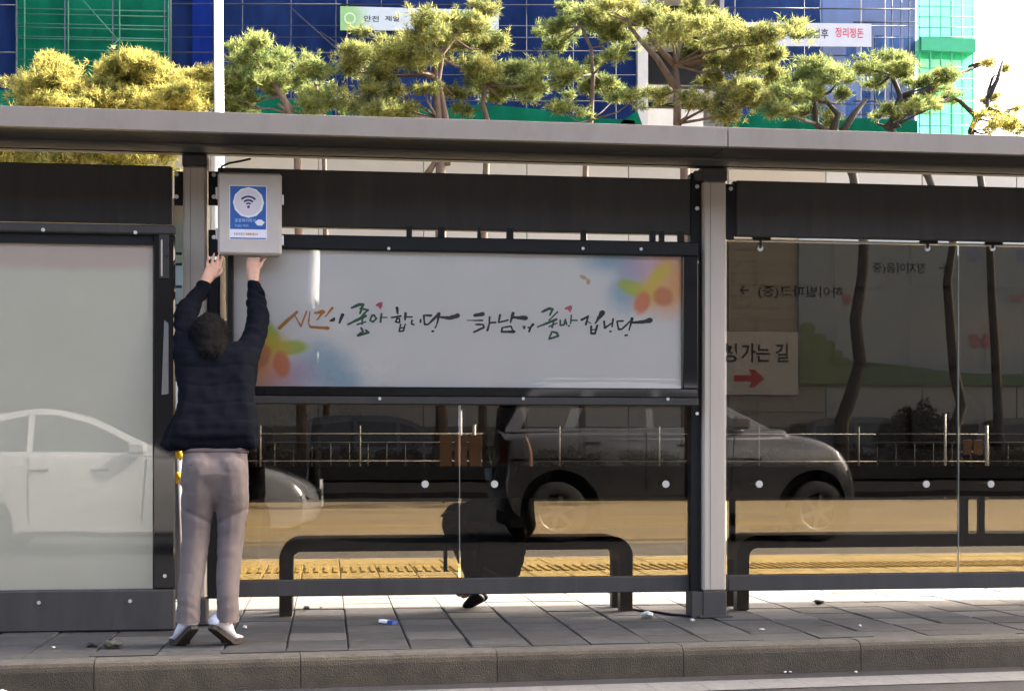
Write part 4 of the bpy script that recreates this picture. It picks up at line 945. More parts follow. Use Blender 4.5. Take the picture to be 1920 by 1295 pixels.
MB().box(-60, 90, 34.9, 39.8, -.02, .12).build('planting_bed', mat('dark_planting', (.018, .015, .011), .95, .4, 3, .8, 12), kind='structure')
M_fence = mat('weathered_railing', (.22, .215, .21), .5, .12, 9, metal=.2)
fe = thing('railing', 'long pale metal pedestrian railing along the far side of the road', 'railing', (X(960, 34.7), 34.7, -.02))
YR = 34.7
for (pa, pb) in ((-300, 905), (925, 1642), (1648, 1850), (1856, 2300)):
    for v in (813, 864):
        MB().tube([at(pa, v, YR), at(pb, v + (1 if pb > 1000 else 0), YR)], .016, 6).build('rail', M_fence, fe)
sharepart('post', MB().tube([(0, 0, 0), (0, 0, Zv(960, 798, YR) + .02)], .024, 6), M_fence, fe, [(X(px, YR), YR, -.02) for px in range(-260, 2300, 187)])
for px in range(-225, 2300, 32):
    pass
pf = thing('mirrored_picket_fence', 'dim grey fence of thin upright pickets standing in for the reflection of a near fence', 'fence', (X(640, 35.4), 35.4, -.02))  # reflection of a camera-side fence, built as dim solid pickets
M_pick = mat('mirrored_picket_grey', (.13, .125, .12), .6, .1, 5)
for v in (829, 910):
    for (pa, pb) in ((300, 905), (1640, 2200)): MB().tube([at(pa, v, 35.4), at(pb, v, 35.4)], .013, 5).build('rail', M_pick, pf)
sharepart('picket', MB().tube([(0, 0, Zv(960, 916, 35.4)), (0, 0, Zv(960, 829, 35.4))], .011, 5), M_pick, pf, [(X(px, 35.4), 35.4, 0) for px in list(range(305, 905, 35)) + list(range(1645, 2200, 35))])
def post_thing(px, Y, label, ztop, bands, cat='post', rad=.045, base=0.0, name='delineator_post', colr=None):
    p = at(px, HZ, Y); r = thing(name, label, cat, (p.x, Y, base))
    MB().tube([(p.x, Y, base), (p.x, Y, ztop)], rad, 10).build('post', colr or M_steel2, r)
    for (v0, v1, m_) in bands:
        MB().tube([(p.x, Y, Zv(px, v1, Y)), (p.x, Y, Zv(px, v0, Y))], rad * 1.12, 10).build('band', m_, r)
    return r
M_yel = plain('reflective_yellow', (.62, .36, .01), .4)
post_thing(334, 9.6, 'post with two yellow bands in the slot between the light box and the left post', .96, [(838, 860, M_yel), (884, 906, M_yel)], 'post', .035, colr=plain('post_grey', (.09, .085, .09)))
post_thing(889, 33.6, 'pale post with a yellow reflector band, right of the orange barrier', Zv(889, 796, 33.6), [(824, 852, M_yel)], base=-.15)
post_thing(864, 33.9, 'thin pale post left of the yellow banded post', Zv(864, 770, 33.9), [(862, 872, M_pwhite)], base=-.15, rad=.03)
post_thing(1850, 33.8, 'pale post right of the small orange panels', Zv(1850, 797, 33.8), [], base=-.15, rad=.045)
post_thing(1772, 33.8, 'pale post left of the small orange panels', Zv(1772, 776, 33.8), [], base=-.15, rad=.03)
M_or = mat('faded_orange_plastic', (.13, .062, .02), .6, .25, 3)
for (pa, pb, v0, v1, lab) in ((822, 905, 815, 905, 'low faded orange barrier by the far railing, behind the seated person'), (1803, 1842, 824, 852, 'small pair of orange panels on the far railing at right')):
    YO = 33.4 if pa < 1000 else 34.6
    r = thing('barrier', lab, 'barrier', (X((pa + pb) / 2, YO), YO, -.15))
    z0 = Zv(pa, v1, YO) if pa > 1000 else -.15
    n = 2 if pa > 1000 else 3; wd = (X(pb, YO) - X(pa, YO)) / n
    for i in range(n):
        MB().box(X(pa, YO) + i * wd + .03, X(pa, YO) + (i + 1) * wd - .03, YO - .04, YO, z0 if pa > 1000 else .3, Zv(pa, v0, YO), 0, .015).build('panel', M_or, r)
    if pa < 1000:
        for x_ in (X(pa, YO) + .1, X(pb, YO) - .14): MB().box(x_, x_ + .04, YO - .2, YO + .2, -.15, .3, 0, .005).build('foot', M_or, r)
    else: MB().box(X(pa, YO), X(pb, YO), YO + .005, YO + .03, z0 + .05, z0 + .1).build('crossbar', M_steel2, r)

# ------------------------------------------------------------------ cars
def wheel(parent, x, y, z, r, wdt, side):
    """side = +1 when the outer face looks to +y"""
    b = MB(); n = 28
    prof_ = [(r * .62, -wdt / 2 + .01), (r * .9, -wdt / 2), (r, -wdt / 2 + .03), (r, wdt / 2 - .03), (r * .9, wdt / 2), (r * .62, wdt / 2 - .015)]
    vv = [(x + q * math.cos(2 * PI * k / n), y + t_, z + q * math.sin(2 * PI * k / n)) for q, t_ in prof_ for k in range(n)]; m_ = len(prof_)
    b.add(vv, [(i * n + k, i * n + (k + 1) % n, (i + 1) * n + (k + 1) % n, (i + 1) * n + k) for i in range(m_ - 1) for k in range(n)], 0, True)
    w_ = fixn(b.build('wheel', M_rubber, parent)); yo = y + side * (wdt / 2 - .03)
    b = MB()
    b.prism([(x + r * .12 * math.cos(2 * PI * k / 12), z + r * .12 * math.sin(2 * PI * k / 12)) for k in range(12)], yo - .03, yo + side * .012, 'y')
    for k in range(6):
        a = 2 * PI * k / 6 + .3; d = Vector((math.cos(a), math.sin(a))); q = Vector((-d.y, d.x))
        P = [d * r * .08 + q * .035, d * r * .62 + q * .022, d * r * .62 - q * .022, d * r * .08 - q * .035]
        b.prism([(x + p.x, z + p.y) for p in P], yo - .02, yo + side * .004, 'y')
    vv = [(x + q * math.cos(2 * PI * k / n), yo + t_, z + q * math.sin(2 * PI * k / n)) for q, t_ in ((r * .56, -side * .03), (r * .58, side * .01), (r * .66, side * .012), (r * .66, -side * .03)) for k in range(n)]
    b.add(vv, [(i * n + k, i * n + (k + 1) % n, (i + 1) * n + (k + 1) % n, (i + 1) * n + k) for i in range(3) for k in range(n)], 0, True)
    fixn(b.build('rim', M_rim, w_))
    MB().prism([(x + r * .57 * math.cos(2 * PI * k / 20), z + r * .57 * math.sin(2 * PI * k / 20)) for k in range(20)], y - .02, yo - side * .035, 'y').build('brake_disc', M_dark, w_)
    return w_
M_rim = mat('alloy_rim', (.22, .22, .23), .35, .05, 5, metal=.8)
M_cglass = mat('dark_car_glass', (.010, .011, .013), .04, .05, 2, spec=.6)
M_chrome = mat('chrome_trim', (.7, .7, .72), .12, .05, 4, metal=1)
M_lens = mat('headlight_lens', (.55, .57, .60), .08, .15, 40, spec=.8, coat=.6)
M_tail = plain('tail_lamp_red', (.020, .006, .006), .15)
M_bplast = plain('black_bumper_plastic', (.02, .02, .02), .6)
M_plate = plain('plate_white', (.7, .7, .68), .4)
def spline(pts, n=5, keep=()):
    out = []
    for i in range(len(pts) - 1):
        p0, p1, p2, p3 = (Vector(pts[max(i - 1, 0)]), Vector(pts[i]), Vector(pts[i + 1]), Vector(pts[min(i + 2, len(pts) - 1)]))
        for k in range(n):
            t_ = k / n; q = .5 * ((2 * p1) + (p2 - p0) * t_ + (2 * p0 - 5 * p1 + 4 * p2 - p3) * t_ * t_ + (3 * p1 - p0 - 3 * p2 + p3) * t_ ** 3); out.append((q.x, q.y))
    return out + [tuple(pts[-1])]
def soften(o, ang=38):
    me = o.data
    for f in me.polygons: f.use_smooth = True
    me.set_sharp_from_angle(angle=R(ang)); return o
def car(name, label, cat, x0, yside, zr, L, W, body, green, wins, wx, r, paint, belt, roof_half, extras=(), group=None, arch=1.17):
    """nose towards +x; yside is the side plane nearest the shelter (+y); body outline (x,z) clockwise from the rear bottom; arches cut for the wheels"""
    root = thing(name, label, cat, (x0 + L / 2, yside - W / 2, zr), group); yc = yside - W / 2
    body = spline(body, 4); g0, g1, g2 = green[0], spline(green[1:-1], 4), green[-1]; green = [g0] + g1 + [g2]
    out = list(body)                                     # top outline from rear bottom over to front bottom
    sill = []
    for xw in sorted(wx, reverse=True):
        ra = r * arch; zc_ = r; n = 12
        a0 = math.asin(max(-1, min(1, (body[-1][1] - zc_) / ra)))
        A = [a0 + (PI - 2 * a0) * k / n for k in range(n + 1)]
        sill += [(xw + ra * math.cos(a), zc_ + ra * math.sin(a)) for a in A]
    poly = out + sill; n = len(poly); xs = [p[0] for p in poly]
    def layer(y, ins, drop):
        res = []
        for (x, z) in poly:
            ex = 0
            if x > L - .9: ex = -((x - L + .9) / .9) ** 2 * .20 * (abs(y) / (W / 2)) ** 3
            if x < .5: ex = ((.5 - x) / .5) ** 2 * .12 * (abs(y) / (W / 2)) ** 3
            zz = z - drop if z > belt - .42 else z
            cx__ = L / 2; xx = cx__ + (x - cx__) * (1 - ins / L)
            res.append((x0 + xx + ex, yc + y, zr + zz))
        return res
    h = W / 2
    lays = [(-h, .05, .10), (-h + .03, .015, .03), (-h + .10, 0, .004), (-h * .5, 0, 0), (0, -.02, -.015), (h * .5, 0, 0), (h - .10, 0, .004), (h - .03, .015, .03), (h, .05, .10)]
    vv = []
    for q in lays: vv += layer(*q)
    m_ = len(lays); fs = [(i * n + k, i * n + (k + 1) % n, (i + 1) * n + (k + 1) % n, (i + 1) * n + k) for i in range(m_ - 1) for k in range(n)]
    fs += [tuple(range(n)), tuple((m_ - 1) * n + k for k in reversed(range(n)))]
    b = MB(); b.add(vv, fs, 0, False); bo = soften(fixn(b.build('body', paint, root)))
    # greenhouse
    zt = max(p[1] for p in green)
    def hy(z): return (h - .05) - (z - belt) / max(zt - belt, .01) * (h - .05 - roof_half)
    gv = [(x0 + x, yc + sgn * hy(z), zr + z) for sgn in (-1, 1) for (x, z) in green]; gn = len(green)
    b = MB(); b.add(gv, [tuple(range(gn)), tuple(gn + k for k in reversed(range(gn)))] + [(k, (k + 1) % gn, gn + (k + 1) % gn, gn + k) for k in range(gn)])
    soften(fixn(b.build('cabin', paint, root)), 50)
    for wn in wins:
        for sgn in (-1, 1):
            b = MB(); P = [(x0 + x, yc + sgn * (hy(z) + .008), zr + z) for x, z in wn]; Q = [(x0 + x, yc + sgn * (hy(z) - .02), zr + z) for x, z in wn]; k_ = len(wn)
            b.add(P + Q, [tuple(range(k_)), tuple(k_ + j for j in reversed(range(k_)))] + [(j, (j + 1) % k_, k_ + (j + 1) % k_, k_ + j) for j in range(k_)])
            fixn(b.build('side_window', M_cglass, root))
    # windscreen and rear glass lie on the sloped ends of the cabin outline
    gi = green
    def endglass(i, j, nm):
        (xa, za), (xb, zb_) = gi[i], gi[j]; d = Vector((xb - xa, zb_ - za)); nrm = Vector((d.y, -d.x)).normalized()
        if (nrm.x > 0) != (xa + xb > L): nrm = -nrm
        p, q = Vector((xa, za)).lerp(Vector((xb, zb_)), .06), Vector((xa, za)).lerp(Vector((xb, zb_)), .93)
        P = []
        for e in (.010, -.02):
            for pt_ in (p, q):
                for sgn in (-1, 1): P.append((x0 + pt_.x + nrm.x * e, yc + sgn * (hy(pt_.y) - .07), zr + pt_.y + nrm.y * e))
        b = MB(); b.add(P, [(0, 1, 3, 2), (4, 6, 7, 5), (0, 4, 5, 1), (2, 3, 7, 6), (0, 2, 6, 4), (1, 5, 7, 3)]); fixn(b.build(nm, M_cglass, root))
    endglass(0, 1, 'rear_window'); endglass(gn - 1, gn - 2, 'windscreen')
    for xw in wx:
        for sgn in (-1, 1): wheel(root, x0 + xw, yc + sgn * (h - .13), zr + r, r, .22, sgn)
    for xw in wx:
        MB().prism([(x0 + xw + r * arch * .985 * math.cos(2 * PI * k / 20), zr + r + r * arch * .985 * math.sin(2 * PI * k / 20)) for k in range(20)], yc - h + .26, yc + h - .26, 'y').build('wheel_well', M_bplast, root)
    MB().box(x0 + .2, x0 + L - .25, yc - h + .12, yc + h - .12, zr + .2, zr + .42).build('underbody', M_bplast, root)
    for ex in extras: ex(root, x0, yc, h, zr, hy)
    return root
def side_poly(nm, pts, m, e=.012, th=.03, sides=(-1, 1)):
    def f(root, x0, yc, h, zr, hy):
        for sg in sides:
            ya, yb = yc + sg * (h - th), yc + sg * (h + e)
            q = [(x0 + x, zr + z) for x, z in pts]; fixn(MB().prism(q, min(ya, yb), max(ya, yb), 'y').build(nm, m, root))
    return f
def boxes(nm, bl, m, ch=.01):
    def f(root, x0, yc, h, zr, hy):
        for (xa, xb, ya, yb, za, zb_) in bl: MB().box(x0 + xa, x0 + xb, yc + ya, yc + yb, zr + za, zr + zb_, 0, ch).build(nm, m, root)
    return f
M_silver = mat('silver_grey_paint', (.18, .183, .19), .25, .04, 3, metal=.85, coat=1.0)
M_silver2 = mat('light_silver_paint', (.34, .34, .34), .28, .04, 3, metal=.25, coat=1.0)
# the grey sport utility car and the silver sedan stand on the near road just behind the camera; the shelter glass mirrors them
suvb = [(.10, .42), (.02, .62), (.04, .95), (.02, 1.12), (.06, 1.36), (.14, 1.40), (3.30, 1.43), (3.55, 1.38), (4.05, 1.29), (4.36, 1.15), (4.55, .92), (4.62, .66), (4.60, .44), (4.45, .34)]
suvg = [(.10, 1.39), (.42, 1.92), (.75, 1.98), (1.6, 2.0), (2.45, 1.96), (3.42, 1.41)]
suvw = [[(.30, 1.44), (.50, 1.84), (1.02, 1.88), (.84, 1.44)], [(.98, 1.44), (1.16, 1.88), (1.86, 1.90), (1.86, 1.44)], [(1.95, 1.44), (1.95, 1.90), (2.42, 1.87), (3.08, 1.46)]]
suvb = [(x * 1.035, z) for x, z in suvb]; suvg = [(x * 1.035, z) for x, z in suvg]; suvw = [[(x * 1.035, z) for x, z in q] for q in suvw]
suv = car('parked_suv', 'grey sport utility car standing behind the camera, mirrored in the glass right of centre', 'car', X(931, 17.6), -1.25, -.15, 4.81, 1.86, suvb, suvg, suvw, (.78, 4.14), .385, M_silver, 1.40, .66, arch=1.38, extras=(
    side_poly('door_handle', [(1.12, 1.22), (1.32, 1.22), (1.32, 1.255), (1.12, 1.255)], M_chrome), side_poly('door_handle', [(2.3, 1.20), (2.5, 1.20), (2.5, 1.235), (2.3, 1.235)], M_chrome),
    side_poly('side_moulding', [(.2, 1.02), (3.4, 1.02), (3.4, 1.05), (.2, 1.05)], M_chrome, .006), side_poly('sill_cladding', [(1.42, .36), (3.48, .36), (3.48, .60), (1.42, .60)], M_bplast, .014),
    side_poly('door_gap', [(1.90, .62), (1.908, .62), (1.908, 1.38), (1.90, 1.38)], M_black, .004), side_poly('door_gap', [(2.98, .62), (2.988, .62), (3.05, 1.38), (3.042, 1.38)], M_black, .004),
    side_poly('headlight', [(4.12, 1.02), (4.46, .92), (4.40, 1.05), (4.18, 1.17)], M_lens, -.03, .10), side_poly('tail_lamp', [(.03, 1.0), (.22, 1.0), (.2, 1.32), (.06, 1.32)], M_tail, -.01, .06),
    boxes('wing_mirror', [(3.0, 3.2, -1.10, -.93, 1.42, 1.58), (3.0, 3.2, .93, 1.10, 1.42, 1.58)], M_silver, .04), boxes('roof_rail', [(.6, 2.3, .58, .62, 2.0, 2.05), (.6, 2.3, -.62, -.58, 2.0, 2.05)], M_chrome, .01),
    boxes('licence_plate', [(-.015, .02, -.26, .26, .78, .92)], M_plate, .004), boxes('grille', [(4.56, 4.64, -.5, .5, .70, .86)], M_bplast, .01)))
sedb = [(.10, .40), (.02, .58), (.05, .90), (.20, 1.06), (.6, 1.12), (1.3, 1.12), (2.6, 1.10), (3.1, 1.07), (3.6, 1.02), (4.15, .92), (4.50, .78), (4.68, .58), (4.64, .34), (4.45, .26)]
sedg = [(.30, 1.10), (.85, 1.44), (1.3, 1.56), (1.75, 1.60), (2.2, 1.50), (3.06, 1.08)]
sedw = [[(.62, 1.14), (.98, 1.41), (1.50, 1.53), (1.50, 1.14)], [(1.57, 1.14), (1.57, 1.535), (1.80, 1.535), (2.15, 1.45), (2.80, 1.13)]]
sed = car('parked_sedan', 'silver sedan standing behind the camera, mirrored in the pale poster at left', 'car', -.06 - 4.69, -.36, -.15, 4.69, 1.82, sedb, sedg, sedw, (.98, 3.76), .335, M_silver2, 1.08, .62, extras=(
    side_poly('door_handle', [(1.55, .92), (1.75, .92), (1.75, .95), (1.55, .95)], M_chrome), side_poly('door_handle', [(2.2, .92), (2.4, .92), (2.4, .95), (2.2, .95)], M_chrome),
    side_poly('headlight', [(3.98, .84), (4.56, .60), (4.50, .74), (4.25, .86), (4.0, .93)], M_lens, -.04, .12), side_poly('tail_lamp', [(.06, .80), (.4, .86), (.36, 1.0), (.16, 1.0)], M_tail, -.03, .08), side_poly('fog_lamp', [(4.36, .40), (4.52, .40), (4.52, .47), (4.40, .47)], M_lens, -.05, .10),
    side_poly('door_gap', [(1.53, .36), (1.538, .36), (1.538, 1.08), (1.53, 1.08)], M_black, .004), side_poly('door_gap', [(2.74, .36), (2.748, .36), (2.80, 1.05), (2.792, 1.05)], M_black, .004),
    boxes('wing_mirror', [(2.6, 2.8, -1.06, -.90, 1.10, 1.24), (2.6, 2.8, .90, 1.06, 1.10, 1.24)], M_silver2, .04), boxes('licence_plate', [(4.67, 4.70, -.26, .26, .48, .60)], M_plate, .004), boxes('grille', [(4.62, 4.68, -.45, .45, .56, .68)], M_bplast, .01)))
# dark vans parked behind the far railing
M_dpaint = mat('dark_grey_paint', (.03, .032, .038), .3, .05, 3, metal=.3, coat=1)
vanb = [(.06, .40), (.02, .9), (.05, 1.12), (4.1, 1.12), (4.7, .95), (4.82, .6), (4.7, .32)]
vang = [(.10, 1.10), (.30, 1.84), (.9, 1.98), (2.4, 2.0), (3.1, 1.86), (4.25, 1.10)]
vanw = [[(.45, 1.2), (.55, 1.75), (1.6, 1.85), (1.6, 1.2)], [(1.7, 1.2), (1.7, 1.86), (2.7, 1.82), (2.7, 1.2)], [(2.8, 1.2), (2.8, 1.8), (3.1, 1.72), (3.85, 1.2)]]
for (pxa, lab) in ((545, 'dark van parked beyond the railing, low under the left of the banner'), (1490, 'dark van parked beyond the railing, behind the leaning trunk'), (1812, 'dark van parked beyond the railing, at the right picture edge')):
    v_ = car('parked_van', lab, 'van', X(pxa, 37.4), 38.9, -.02, 4.83, 1.9, vanb, vang, vanw, (.9, 3.9), .33, M_dpaint, 1.10, .66, group='dark vans beyond the railing')

# ------------------------------------------------------------------ people
def hull(bm, pts, sub=2):
    """convex hull of spheres (centre, radius[, (sx,sy,sz)])"""
    tmp = bmesh.new()
    for q in pts:
        c, r = Vector(q[0]), q[1]; s_ = q[2] if len(q) > 2 else (1, 1, 1)
        bmesh.ops.create_icosphere(tmp, subdivisions=sub, radius=1, matrix=Matrix.Translation(c) @ Matrix.Diagonal((r * s_[0], r * s_[1], r * s_[2], 1)))
    res = bmesh.ops.convex_hull(tmp, input=tmp.verts)
    inter = [g for g in res['geom_interior'] if isinstance(g, bmesh.types.BMVert)] + [g for g in res['geom_unused'] if isinstance(g, bmesh.types.BMVert)]
    bmesh.ops.delete(tmp, geom=list(set(inter)), context='VERTS')
    hole = [f for f in tmp.faces]
    me = bpy.data.meshes.new('tmp'); tmp.to_mesh(me); tmp.free(); bm.from_mesh(me); bpy.data.meshes.remove(me)
def chain(bm, pts, sub=2):
    for a, c in zip(pts[:-1], pts[1:]): hull(bm, [a, c], sub)
def fuse(name, bm, voxel, smooth, mats, parent, disp=None, paint=None, cut_z=None, **kw):
    me = bpy.data.meshes.new(name); bm.to_mesh(me); bm.free()
    o = bpy.data.objects.new(name, me); COL.objects.link(o)
    md = o.modifiers.new('r', 'REMESH'); md.mode = 'VOXEL'; md.voxel_size = voxel; md.adaptivity = 0
    bpy.context.view_layer.update()
    m2 = bpy.data.meshes.new_from_object(o.evaluated_get(bpy.context.evaluated_depsgraph_get()))
    o.modifiers.clear(); o.data = m2; bpy.data.meshes.remove(me); m2.name = name
    b2 = bmesh.new(); b2.from_mesh(m2)
    for _ in range(smooth): bmesh.ops.smooth_vert(b2, verts=b2.verts, factor=.5, use_axis_x=True, use_axis_y=True, use_axis_z=True)
    if disp:
        b2.normal_update()
        mv = [(v_, v_.normal.copy(), disp(v_.co, v_.normal)) for v_ in b2.verts]
        for v_, n_, d_ in mv: v_.co += n_ * d_
        bmesh.ops.smooth_vert(b2, verts=b2.verts, factor=.35, use_axis_x=True, use_axis_y=True, use_axis_z=True)
    if cut_z is not None:
        bmesh.ops.bisect_plane(b2, geom=b2.verts[:] + b2.edges[:] + b2.faces[:], plane_co=(0, 0, cut_z), plane_no=(0, 0, 1), clear_inner=True)
    for m_ in mats: m2.materials.append(m_)
    for f in b2.faces:
        f.smooth = True
        if paint: f.material_index = paint(f.calc_center_median())
    off = wloc(parent) if parent is not None else Vector((0, 0, 0))
    if parent is not None:
        for v_ in b2.verts: v_.co -= off
        o.parent = parent
    b2.to_mesh(m2); b2.free()
    if parent is None:
        lo = min((v_.co.z for v_ in m2.vertices)); cx_ = sum(v_.co.x for v_ in m2.vertices) / len(m2.vertices); cy_ = sum(v_.co.y for v_ in m2.vertices) / len(m2.vertices)
        d = Vector((cx_, cy_, lo))
        for v_ in m2.vertices: v_.co -= d
        o.location = d
    return setp(o, **kw)
def J(px, v, Y): return at(px, v, Y)
U = 2.66e-3                                               # metres per photo pixel where the man stands
# --- man reaching up, seen from behind
YM_ = 7.27
A = dict(ballL=J(340, 1196, 7.27), ballR=J(431, 1196, 7.27), ankL=J(354, 1150, 7.15), ankR=J(424, 1150, 7.15), knL=J(366, 1015, 7.24), knR=J(429, 1015, 7.24), hipL=J(374, 905, 7.28), hipR=J(432, 905, 7.28),
         pel=J(403, 880, 7.28), wai=J(404, 830, 7.30), chest=J(405, 730, 7.36), shL=J(350, 660, 7.42), shR=J(462, 664, 7.42), elL=J(345, 596, 7.60), elR=J(487, 592, 7.60), wrL=J(383, 532, 7.78), wrR=J(475, 527, 7.78),
         nk=J(404, 668, 7.42), hd=J(394, 630, 7.47))
bm = bmesh.new(); a = A
chain(bm, [(a['hipL'], .062), (a['knL'], .046), (a['ankL'], .027), (a['ballL'] + Vector((0, .0, .03)), .026)]); chain(bm, [(a['hipR'], .062), (a['knR'], .046), (a['ankR'] + Vector((-.008, .0, 0)), .027), (a['ballR'] + Vector((0, 0, .03)), .026)])
hull(bm, [(a['hipL'], .08), (a['hipR'], .08), (a['wai'], .085, (1.1, .7, 1))]); hull(bm, [(a['wai'], .085, (1.1, .7, 1)), (a['chest'] + Vector((0, .03, 0)), .10, (1.1, .6, 1)), (a['shL'], .04), (a['shR'], .04)])
chain(bm, [(a['shL'], .045), (J(351, 618, 7.55), .036), (a['elL'] + Vector((.008, .0, .02)), .034), (J(373, 552, 7.735), .028), (a['wrL'], .024)]); chain(bm, [(a['shR'], .045), (J(480, 620, 7.53), .036), (a['elR'] + Vector((-.006, 0, .01)), .034), (J(479, 552, 7.73), .027), (a['wrR'], .024)])
chain(bm, [(a['nk'], .05), (a['hd'] + Vector((0, .02, -.02)), .056)])
hd = a['hd']; tilt = Matrix.Rotation(R(32), 3, 'X')       # head bent back, looking up at the box
def hp(x, y, z): return hd + tilt @ Vector((x, y, z))
hull(bm, [(hp(0, -.02, .015), .088, (.90, 1.02, 1)), (hp(0, .03, .0), .078, (.88, 1, 1))]); hull(bm, [(hp(0, .03, -.01), .072, (.9, 1, 1)), (hp(0, .055, -.085), .034)])
hull(bm, [(hp(0, .098, .012), .010), (hp(0, .118, -.028), .013), (hp(-.013, .100, -.032), .009), (hp(.013, .100, -.032), .009)])
for sg in (-1, 1):
    hull(bm, [(hp(sg * .078, .005, .02), .012, (.6, 1, 1)), (hp(sg * .080, .0, -.025), .011, (.6, 1, 1)), (hp(sg * .082, -.018, .0), .014, (.5, 1, 1.3))])
    hull(bm, [(hp(sg * .031, .098, .014), .011)])
hull(bm, [(hp(-.02, .098, -.06), .007), (hp(.02, .098, -.06), .007)])
# left hand: flat, back to us, fingers spread up the box edge
def finger(pts, r0=.0092): chain(bm, [(p, r0 * (1 - .13 * i)) for i, p in enumerate(pts)], 2)
w_ = a['wrL']; kn = [J(388, 505, 7.79), J(396, 502, 7.80), J(404, 502, 7.81), J(411, 506, 7.81)]
hull(bm, [(w_ + Vector((-.008, 0, .004)), .021), (w_ + Vector((.01, 0, .004)), .020)] + [(k_, .0125) for k_ in kn])
finger([kn[0], J(388, 494, 7.80), J(390, 487, 7.815), J(391, 482, 7.83)], .0085); finger([kn[1], J(398, 489, 7.81), J(400, 480, 7.825), J(402, 475, 7.84)])
finger([kn[2], J(407, 489, 7.82), J(409, 480, 7.838), J(411, 475, 7.848)]); finger([kn[3], J(414, 494, 7.82), J(416, 486, 7.838), J(417, 480, 7.848)])
finger([J(398, 521, 7.79), J(411, 515, 7.78), J(415, 507, 7.785), J(416, 501, 7.79)], .0105)
# right hand: bent fingers under the lower edge of the box, thumb out to the right
w_ = a['wrR']; kn = [J(465, 495, 7.82), J(471, 492, 7.82), J(478, 492, 7.82), J(484, 496, 7.82)]
hull(bm, [(w_ + Vector((-.012, 0, .006)), .021), (w_ + Vector((.01, 0, .006)), .021)] + [(k_, .0135) for k_ in kn])
for i, k_ in enumerate(kn):
    z0 = Zv(470, 481, 7.86) - .004
    tip = Vector((k_.x + (.004 * (i - 1.5)), 7.905, z0 - .004)); m1 = Vector((k_.x, 7.845, z0 - .010 + .002 * (i % 2)))
    finger([k_, m1, m1.lerp(tip, .55), tip], .0092 if i else .0082)
z0 = Zv(470, 481, 7.86) - .012
finger([J(482, 508, 7.80), J(490, 496, 7.81), J(494, 488, 7.83), Vector((J(498, 486, 7.85).x, 7.855, z0))], .0105)
man = fuse('person', bm, .0055, 2, [M_skin], None, label='man in navy padded jacket and mauve trousers on tiptoe, holding up the wifi box', cat='person')
# hair cap
bm = bmesh.new()
hull(bm, [(hp(0, -.026, .022), .097, (.93, 1.02, .98)), (hp(0, .015, .045), .082, (.95, 1, .9)), (hp(0, -.055, -.045), .058, (1.05, .8, .9)), (J(396, 658, 7.375), .070, (1.15, .9, .85))], 3)
fuse('hair', bm, .008, 1, [M_hair], man, disp=lambda c, n: .007 * MN.noise(c * 34) + .004 * MN.noise(c * 90))
g_ = np.random.default_rng(5); T_ = []
hc = hp(0, -.018, .01)
for _ in range(2600):
    d = Vector(g_.normal(size=3)); d.normalize()
    if d.y > .35 or d.z < -.75: continue
    loc = hc + Vector((d.x * .091, d.y * .098, d.z * .098)) if d.z > -.2 else J(396, 655, 7.375) + Vector((d.x * .08, d.y * .064, d.z * .055))
    crown = hp(0, -.06, .07); fl = (loc - crown); fl = (fl - d * fl.dot(d)); fl = fl.normalized() if fl.length > 1e-4 else Vector((0, 0, -1))
    fl = (fl + Vector(g_.normal(size=3)) * .35 + d * .25).normalized(); sd = fl.cross(d).normalized() * .0022
    T_ += [loc - sd, loc + sd, loc + fl * g_.uniform(.02, .045) + d * .006]
tri_mesh('hair_strands', np.array([tuple(q) for q in T_]), M_hair, man)
# jacket
bm = bmesh.new(); v3 = Vector
def ringpts(pxa, pxb, v, Y, dep, r):
    return [(J(pxa, v, Y - dep), r), (J(pxb, v, Y - dep), r), (J(pxa, v, Y + dep), r), (J(pxb, v, Y + dep), r)]
hull(bm, ringpts(362, 450, 672, 7.42, .03, .062) + ringpts(357, 454, 745, 7.37, .045, .065))
hull(bm, ringpts(357, 454, 745, 7.37, .045, .065) + ringpts(344, 462, 815, 7.31, .06, .062))
hull(bm, ringpts(344, 462, 800, 7.32, .06, .062) + ringpts(327, 472, 832, 7.30, .07, .030))
hull(bm, [(J(345, 775, 7.36), .05), (J(330, 800, 7.42), .03), (J(304, 834, 7.46), .014), (J(322, 838, 7.38), .02), (J(345, 830, 7.30), .03)])
hull(bm, [(J(465, 775, 7.36), .05), (J(480, 826, 7.38), .018), (J(470, 830, 7.30), .03)])
hull(bm, [(a['shL'] + v3((.012, 0, -.02)), .078), (J(372, 690, 7.40), .07), (J(348, 720, 7.38), .045)]); hull(bm, [(a['shR'] + v3((-.012, 0, -.02)), .078), (J(438, 690, 7.40), .07), (J(464, 720, 7.38), .045)])
chain(bm, [(a['shL'] + v3((.0, 0, -.01)), .074), (J(349, 618, 7.54), .064), (a['elL'] + v3((.008, 0, .02)), .060), (J(372, 553, 7.735), .048), (J(381, 539, 7.772), .043)])
chain(bm, [(a['shR'] + v3((.0, 0, -.01)), .074), (J(480, 620, 7.53), .062), (a['elR'] + v3((-.006, 0, .01)), .057), (J(479, 552, 7.73), .045), (J(476, 535, 7.772), .041)])
hull(bm, [(a['shL'] + v3((.02, 0, 0)), .066), (a['shR'] + v3((-.02, 0, 0)), .066), (a['nk'] + v3((0, .0, -.01)), .060)])
hull(bm, [(J(374, 676, 7.42), .038), (J(434, 676, 7.42), .038), (J(380, 662, 7.46), .028), (J(430, 662, 7.46), .028), (J(404, 672, 7.36), .045), (J(378, 676, 7.37), .04), (J(430, 676, 7.37), .04)])
